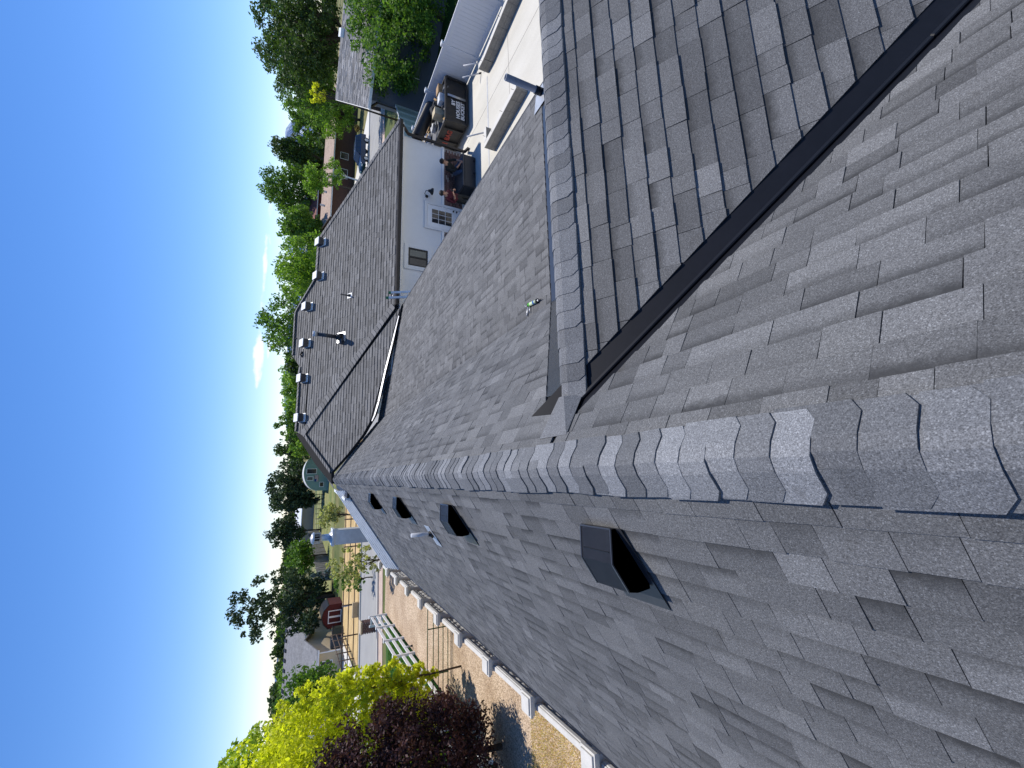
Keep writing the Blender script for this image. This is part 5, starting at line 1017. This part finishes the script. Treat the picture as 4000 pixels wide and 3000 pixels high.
tree('spruce_tree', 'small blue grey spruce beside the board fence', 1215, 1290, 2225, 2265, 62., L['blue'], .13, 3, 'cone', nc=40, cap_n=5000)
tree('olive_bush', 'pale olive bush in the field beside the chimney', 1238, 1345, 1960, 2075, 42., L['olive'], .11, 1.3, nc=60, clump=.2, cap_n=9000, cat='bush')
tree('sapling_tree', 'thin airy green sapling between chimney and street', 1275, 1520, 2115, 2285, 30., L['olive'], .07, .8, nc=80, clump=.13, cap_n=9000, trunk_r=.05)
tree('sapling_tree', 'wispy green sapling over the straw paddock', 1290, 1460, 2200, 2330, 36., L['green'], .08, .5, nc=60, clump=.12, cap_n=5000, trunk_r=.05)
for i, (xt, y0, y1, Y, mm, lab) in enumerate(((1065, 2470, 2620, 120, 'dark', 'dark tree behind the broad grey roofed house'), (1082, 2560, 2720, 110, 'bright', 'bright green tree above the broad grey roof'), (1058, 2680, 2860, 125, 'dark', 'dark tree at the far end of the broad grey roof'), (1075, 2440, 2520, 130, 'green', 'green tree top between the pine and broad grey roof'))): tree('street_tree', lab, xt, 1190, y0, y1, Y, L[mm], .32, 2.8, nc=50, cap_n=9000)
# behind the wing
tree('cottonwood_tree', 'large irregular green tree behind the wing roof', 988, 1330, 1140, 1410, 44., L['green'], .13, 1.9, nc=120, clump=.16, cap_n=30000)
tree('cottonwood_tree', 'spreading yellowish green tree beside the large tree behind the wing', 1062, 1330, 900, 1200, 48., L['bright'], .14, 2.0, nc=100, clump=.17, cap_n=26000)
tree('willow_tree', 'soft bright willow beyond the wing ridge', 1080, 1240, 1400, 1570, 80., L['willow'], .2, 3.0, nc=60, cap_n=13000)
tree('willow_tree', 'smaller willow beside the soft bright willow', 1100, 1240, 1520, 1650, 88., L['willow'], .22, 3.0, nc=50, cap_n=11000)
tree('aspen_tree', 'ragged thin topped tree between willow and junipers', 1065, 1240, 1590, 1720, 75., L['green'], .17, 1.6, nc=60, clump=.15, cap_n=9000, shape='tall')
tree('shade_tree', 'green tree behind the left hip of the wing', 1075, 1260, 1680, 1810, 80., L['dark'], .2, 2.8, nc=50, cap_n=11000)
tree('honey_tree', 'pale green bush peeking over the wing hip', 1120, 1260, 1720, 1790, 55., L['willow'], .14, 2.2, nc=40, cap_n=7000)
tree('poplar_tree', 'tall full poplar behind the tan roofed house', 1005, 1240, 640, 835, 92., L['green'], .24, 2.6, nc=90, clump=.2, cap_n=24000, shape='tall')
tree('poplar_tree', 'leaning pointed poplar left of the snowy mountain', 1045, 1235, 525, 660, 95., L['dark'], .24, 2.6, nc=70, clump=.18, cap_n=18000, shape='tall')
tree('ash_tree', 'dense green tree behind the red roofed house', 1095, 1240, 800, 950, 84., L['bright'], .22, 2.6, nc=70, cap_n=16000)
tree('maple_tree', 'small round maple before the tan roofed house', 1178, 1275, 640, 765, 60., L['bright'], .13, 2.8, nc=50, cap_n=13000)
tree('birch_tree', 'pale trunked tree with drooping leaves at the brick house', 1255, 1340, 620, 740, 57., L['bright'], .11, 1.3, nc=40, cap_n=8000, bark=M['trim_white'])
tree('cottonwood_tree', 'huge green cottonwood with dead twigs behind the grey house', 965, 1330, -160, 330, 33., L['dark'], .105, 2.4, nc=170, clump=.14, cap_n=60000, trunk_r=.35)
tree('cottonwood_tree', 'leafy cottonwood limb mass beside the huge cottonwood', 1060, 1345, 200, 470, 40., L['green'], .12, 2.4, nc=110, clump=.16, cap_n=34000)
tree('locust_tree', 'bright tree with yellow patch overhanging the far street', 1165, 1400, 340, 520, 60., L['bright'], .13, 2.2, nc=90, clump=.17, cap_n=24000)
tree('yellow_tree', 'small yellow leaved tree glowing among the cottonwoods', 1195, 1275, 320, 410, 31., L['yellow'], .10, .45, nc=22, clump=.16, cap_n=900)
tree('apple_tree', 'dense green garden tree between vinyl fence and grey house', 1340, 1715, -300, 285, 18.6, L['green'], .075, 3.0, nc=170, clump=.17, cap_n=70000, trunk_r=.16)
tree('garden_shrub', 'low reddish shrub at the kerb beside the suv', 1385, 1405, 490, 512, 55., leaf_mat('red green shrub', (.2, .12, .05), (.08, .1, .03)), .1, 3, nc=20, cap_n=1500, cat='bush')
for i, (xt, xb, y0, y1, Y, mm, lab) in enumerate(((1085, 1330, 1000, 1200, 56, 'green', 'green tree filling behind the two ridge trees of the wing'), (1100, 1250, 1370, 1480, 70, 'dark', 'dark green tree between the large tree and the willow'), (1118, 1250, 1560, 1680, 100, 'green', 'green tree behind the smaller willow'), (1072, 1280, 820, 960, 70, 'green', 'broad green tree over the red roofed house'), (1110, 1280, 560, 700, 105, 'dark', 'dark wood edge behind the poplars'), (1130, 1300, 380, 560, 75, 'green', 'green tree filling under the snowy mountain'), (1040, 1340, 60, 330, 36, 'green', 'mid green tree mass beside the dead twigged cottonwood'), (1110, 1260, 1640, 1760, 95, 'bright', 'bright tree behind the ragged thin tree'))): tree('backdrop_tree', lab, xt, xb, y0, y1, Y, L[mm], .0035*Y, 2.6, nc=60, clump=.2, cap_n=16000)
# far woods that read as one mass along the horizon
def woods(n):
    C = []; T_ = []
    for i in range(n):
        a = rng.uniform(-.75, 1.25); Y = rng.uniform(170, 420); X = a*Y; h = rng.uniform(5, 9.0)*(Y/260)**.35; k = 160; r = h*.42; p = rng.normal(size=(k, 3)); p /= np.linalg.norm(p, axis=1)[:, None]; p *= rng.uniform(.4, 1, (k, 1))
        C.append(p*np.array([r, r, h*.5])+np.array([X, Y, h*.5])); T_.append(np.c_[np.clip(rng.uniform(.1, .9)+rng.normal(0, .15, k), 0, 1), rng.uniform(.2, .8, k), np.zeros(k)])
    return np.vstack(C), np.vstack(T_)
C, T_ = woods(420); o = bpy.data.objects.new('far_woods', leafmesh('far_woods', C, 1.25, T_, L['dark'])); link(o); o['kind'] = 'stuff'; tag(o, 'distant belt of dark trees along the horizon', 'woods')
# ------------------------------------------------------------------ people by the stucco wall
from mathutils import Euler, Quaternion
def skin_body(joints, edges, sub=2):
    """joints: name -> (pos, radius); returns mesh data grown round the skeleton"""
    names = list(joints); me = bpy.data.meshes.new('sk'); me.from_pydata([joints[n][0] for n in names], [(names.index(a), names.index(b)) for a, b in edges], []); o = bpy.data.objects.new('sk', me); COL.objects.link(o)
    o.modifiers.new('skin', 'SKIN'); 
    if not me.skin_vertices:
        bm = bmesh.new(); bm.from_mesh(me); bm.verts.layers.skin.verify(); bm.to_mesh(me); bm.free()
    for i, n in enumerate(names): d = me.skin_vertices[0].data[i]; r = joints[n][1]; d.radius = (r, r) if not isinstance(r, tuple) else r; d.use_root = (i == 0)
    ss = o.modifiers.new('sub', 'SUBSURF'); ss.levels = sub; ss.render_levels = sub
    dg = bpy.context.evaluated_depsgraph_get(); dg.update(); out_ = bpy.data.meshes.new_from_object(o.evaluated_get(dg)); bpy.data.objects.remove(o); return out_
def person(label, root, J, hair, top_m, leg_m, skin_m, shoe_m, face, extra=None):
    t_ = thing('person', label, 'person', root); R0 = Vector(root)
    J = {k: (R0+Vector(p), r) for k, (p, r) in J.items()}
    E_ = [('pelvis', 'spine'), ('spine', 'chest'), ('chest', 'neck'), ('neck', 'head'), ('head', 'crown')]
    for s_ in 'LR': E_ += [('chest', 'sh'+s_), ('sh'+s_, 'el'+s_), ('el'+s_, 'wr'+s_), ('wr'+s_, 'hd'+s_), ('pelvis', 'hp'+s_), ('hp'+s_, 'kn'+s_), ('kn'+s_, 'an'+s_), ('an'+s_, 'to'+s_)]
    # fingers: four and a thumb on each palm
    for s_ in 'LR':
        w, h = J['wr'+s_][0], J['hd'+s_][0]; d = (h-w).normalized(); sd = d.cross(Vector((0, 0, 1))); sd = sd.normalized() if sd.length > .1 else Vector((1, 0, 0)); up = sd.cross(d)
        for k, (o_, l) in enumerate(((-.030, .065), (-.010, .078), (.010, .074), (.029, .058))):
            a = h+sd*o_+d*.02; J['f%s%da' % (s_, k)] = (a, .009); J['f%s%db' % (s_, k)] = (a+d*l*.6-up*.012, .0085); J['f%s%dc' % (s_, k)] = (a+d*l-up*.04, .007); E_ += [('hd'+s_, 'f%s%da' % (s_, k)), ('f%s%da' % (s_, k), 'f%s%db' % (s_, k)), ('f%s%db' % (s_, k), 'f%s%dc' % (s_, k))]
        a = w.lerp(h, .5)+sd*.035; J['t%sa' % s_] = (a, .011); J['t%sb' % s_] = (a+sd*.025+d*.04-up*.01, .009); E_ += [('hd'+s_, 't%sa' % s_), ('t%sa' % s_, 't%sb' % s_)]
    me = skin_body(J, E_); me.materials.clear()
    for m_ in (top_m, leg_m, skin_m, shoe_m): me.materials.append(m_)
    zones = [(k, v[0]) for k, v in J.items()]; bone = {}
    def zone(n):
        if n in ('head', 'crown', 'neck') or n[0] in 'ft' and n not in ('toL', 'toR') or n[:2] in ('hd', 'wr'): return 2
        if n[:2] in ('to', 'an'): return 3
        if n[:2] in ('hp', 'kn') or n == 'pelvis': return 1
        return 0
    segs = [(J[a][0], J[b][0], zone(a), zone(b)) for a, b in E_]
    for p in me.polygons:
        c = p.center; best = (9, 0)
        for a, b, za, zb in segs:
            ab = b-a; f = max(0, min(1, (c-a).dot(ab)/max(1e-9, ab.length_squared))); dd = (a+ab*f-c).length
            if dd < best[0]: best = (dd, (za if f < .55 else zb))
        p.material_index = best[1]; p.use_smooth = True
    o = bpy.data.objects.new('body', me); link(o, t_)
    hc = J['head'][0]; cr = J['crown'][0]; up = (cr-hc).normalized(); f = Vector(face).normalized(); f = (f-up*f.dot(up)).normalized(); sd = f.cross(up)
    mb = MB(); mb.ico(hc+up*.055-f*.022, .105, 3, .03, (1, 1, .92)); hr = mb.build('hair', hair, t_)
    for s_ in (-1, 1):
        mb = MB(); mb.ico(hc+f*.088+sd*.033*s_+up*.012, .011, 1); mb.build('eye', M['black'], t_); mb = MB(); mb.ico(hc+sd*.088*s_, .024, 1, 0, (.6, .8, 1)); mb.build('ear', skin_m, t_)
    mb = MB(); mb.ico(hc+f*.10-up*.012, .016, 1); mb.build('nose', skin_m, t_); mb = MB(); mb.ico(hc+f*.086-up*.048, .018, 1, 0, (1.3, .8, .4)); mb.build('mouth', mat('lips', (.25, .09, .07), rough=.6), t_)
    return t_, J
skin_m = mat('skin', (.42, .25, .17), (.36, .2, .13), 9, rough=.6)
denim = mat('blue denim', (.07, .10, .16), (.045, .065, .11), 14, rough=.9, fine=.2); dk = mat('dark shirt', (.016, .018, .017), rough=.9); mar = mat('maroon shirt', (.10, .016, .024), (.06, .01, .016), 8, rough=.9); shoe = mat('dark shoe', (.03, .03, .032), rough=.7); hairm = mat('dark hair', (.014, .011, .01), rough=.6)
# big dark storage box he sits on
fpt = G(1851, 651); bx1 = AT(1795, 640, YW-.55).x+.15; bx0 = G(1846, 728).x-.35
sbx = thing('storage_box', 'large dark grey storage box against the brick wainscot', 'box', ((bx0+bx1)/2, YW-.6, 0))
mb = MB(); mb.box(bx0, bx1, YW-1.0, YW-.12, .004, .50); mb.build('bin', mat('dark grey resin', (.03, .032, .036), rough=.5), sbx, bevel=.02); mb = MB(); mb.box(bx0-.03, bx1+.03, YW-1.03, YW-.09, .503, .58); mb.build('lid', mat('grey resin lid', (.05, .052, .058), rough=.45), sbx, bevel=.02)
sx = AT(1790, 652, YW-.75).x
J = dict(pelvis=((0, 0, .68), .155), spine=((0, -.10, .86), .15), chest=((0, -.24, 1.06), .165), neck=((0, -.33, 1.21), .062), head=((0, -.38, 1.32), .092), crown=((0, -.41, 1.41), .07))
for s_, q in (('L', -1), ('R', 1)):
    J.update({'sh'+s_: ((.19*q, -.25, 1.10), .072), 'el'+s_: ((.27*q, -.36, .84), .052), 'wr'+s_: ((.10*q, -.56, .72), .034), 'hd'+s_: ((.04*q, -.63, .68), .03), 'hp'+s_: ((.11*q, -.06, .67), .105), 'kn'+s_: ((.28*q, -.50, .56), .075), 'an'+s_: ((.27*q, -.50, .10), .05), 'to'+s_: ((.31*q, -.68, .055), .042)})
person('person in dark shirt and jeans sitting bent forward on the storage box', (sx, YW-.42, 0.004), J, hairm, dk, denim, skin_m, shoe, (0, -1, -.35))
hx = AT(1727, 758, YW-1.1).x; hz = AT(1724, 758, YW-1.1).z
J = dict(pelvis=((0, 0, .92), .15), spine=((0, .0, 1.12), .14), chest=((0, -.01, 1.34), .165), neck=((0, -.03, 1.50), .06), head=((.02, -.06, 1.61), .092), crown=((.02, -.06, 1.71), .07))
for s_, q in (('L', -1), ('R', 1)):
    J.update({'sh'+s_: ((.19*q, 0, 1.40), .072), 'el'+s_: ((.27*q, -.06, 1.13), .052), 'wr'+s_: ((.14*q, -.28, 1.22), .034), 'hd'+s_: ((.07*q, -.33, 1.28), .03), 'hp'+s_: ((.10*q, 0, .90), .105), 'kn'+s_: ((.12*q, -.03, .50), .075), 'an'+s_: ((.12*q, .02, .10), .05), 'to'+s_: ((.14*q, -.15, .055), .042)})
pr_, JJ = person('person in maroon shirt standing by the door holding a phone', (hx, YW-1.1, hz-1.66), J, hairm, mar, dk, skin_m, shoe, (.5, -1, -.2))
p = (JJ['hdL'][0]+JJ['hdR'][0])/2; mb = MB(); mb.obox(p+Vector((0, -.03, .05)), (.037, 0, 0), (0, .004, 0), (0, 0, .075)); o = mb.build('phone', M['black'], None, bevel=.004); tag(o, 'black phone held by the person in maroon', 'phone')
p = G(1838, 752); bk_ = thing('bucket', 'white plastic bucket beside the storage box', 'bucket', p); mb = MB(); mb.lathe((p.x+.1, p.y+.1, .004), [(0, 0), (.13, 0), (.16, .36), (.17, .36), (.17, .33)], 18); mb.build('pail', M['trim_white'], bk_)
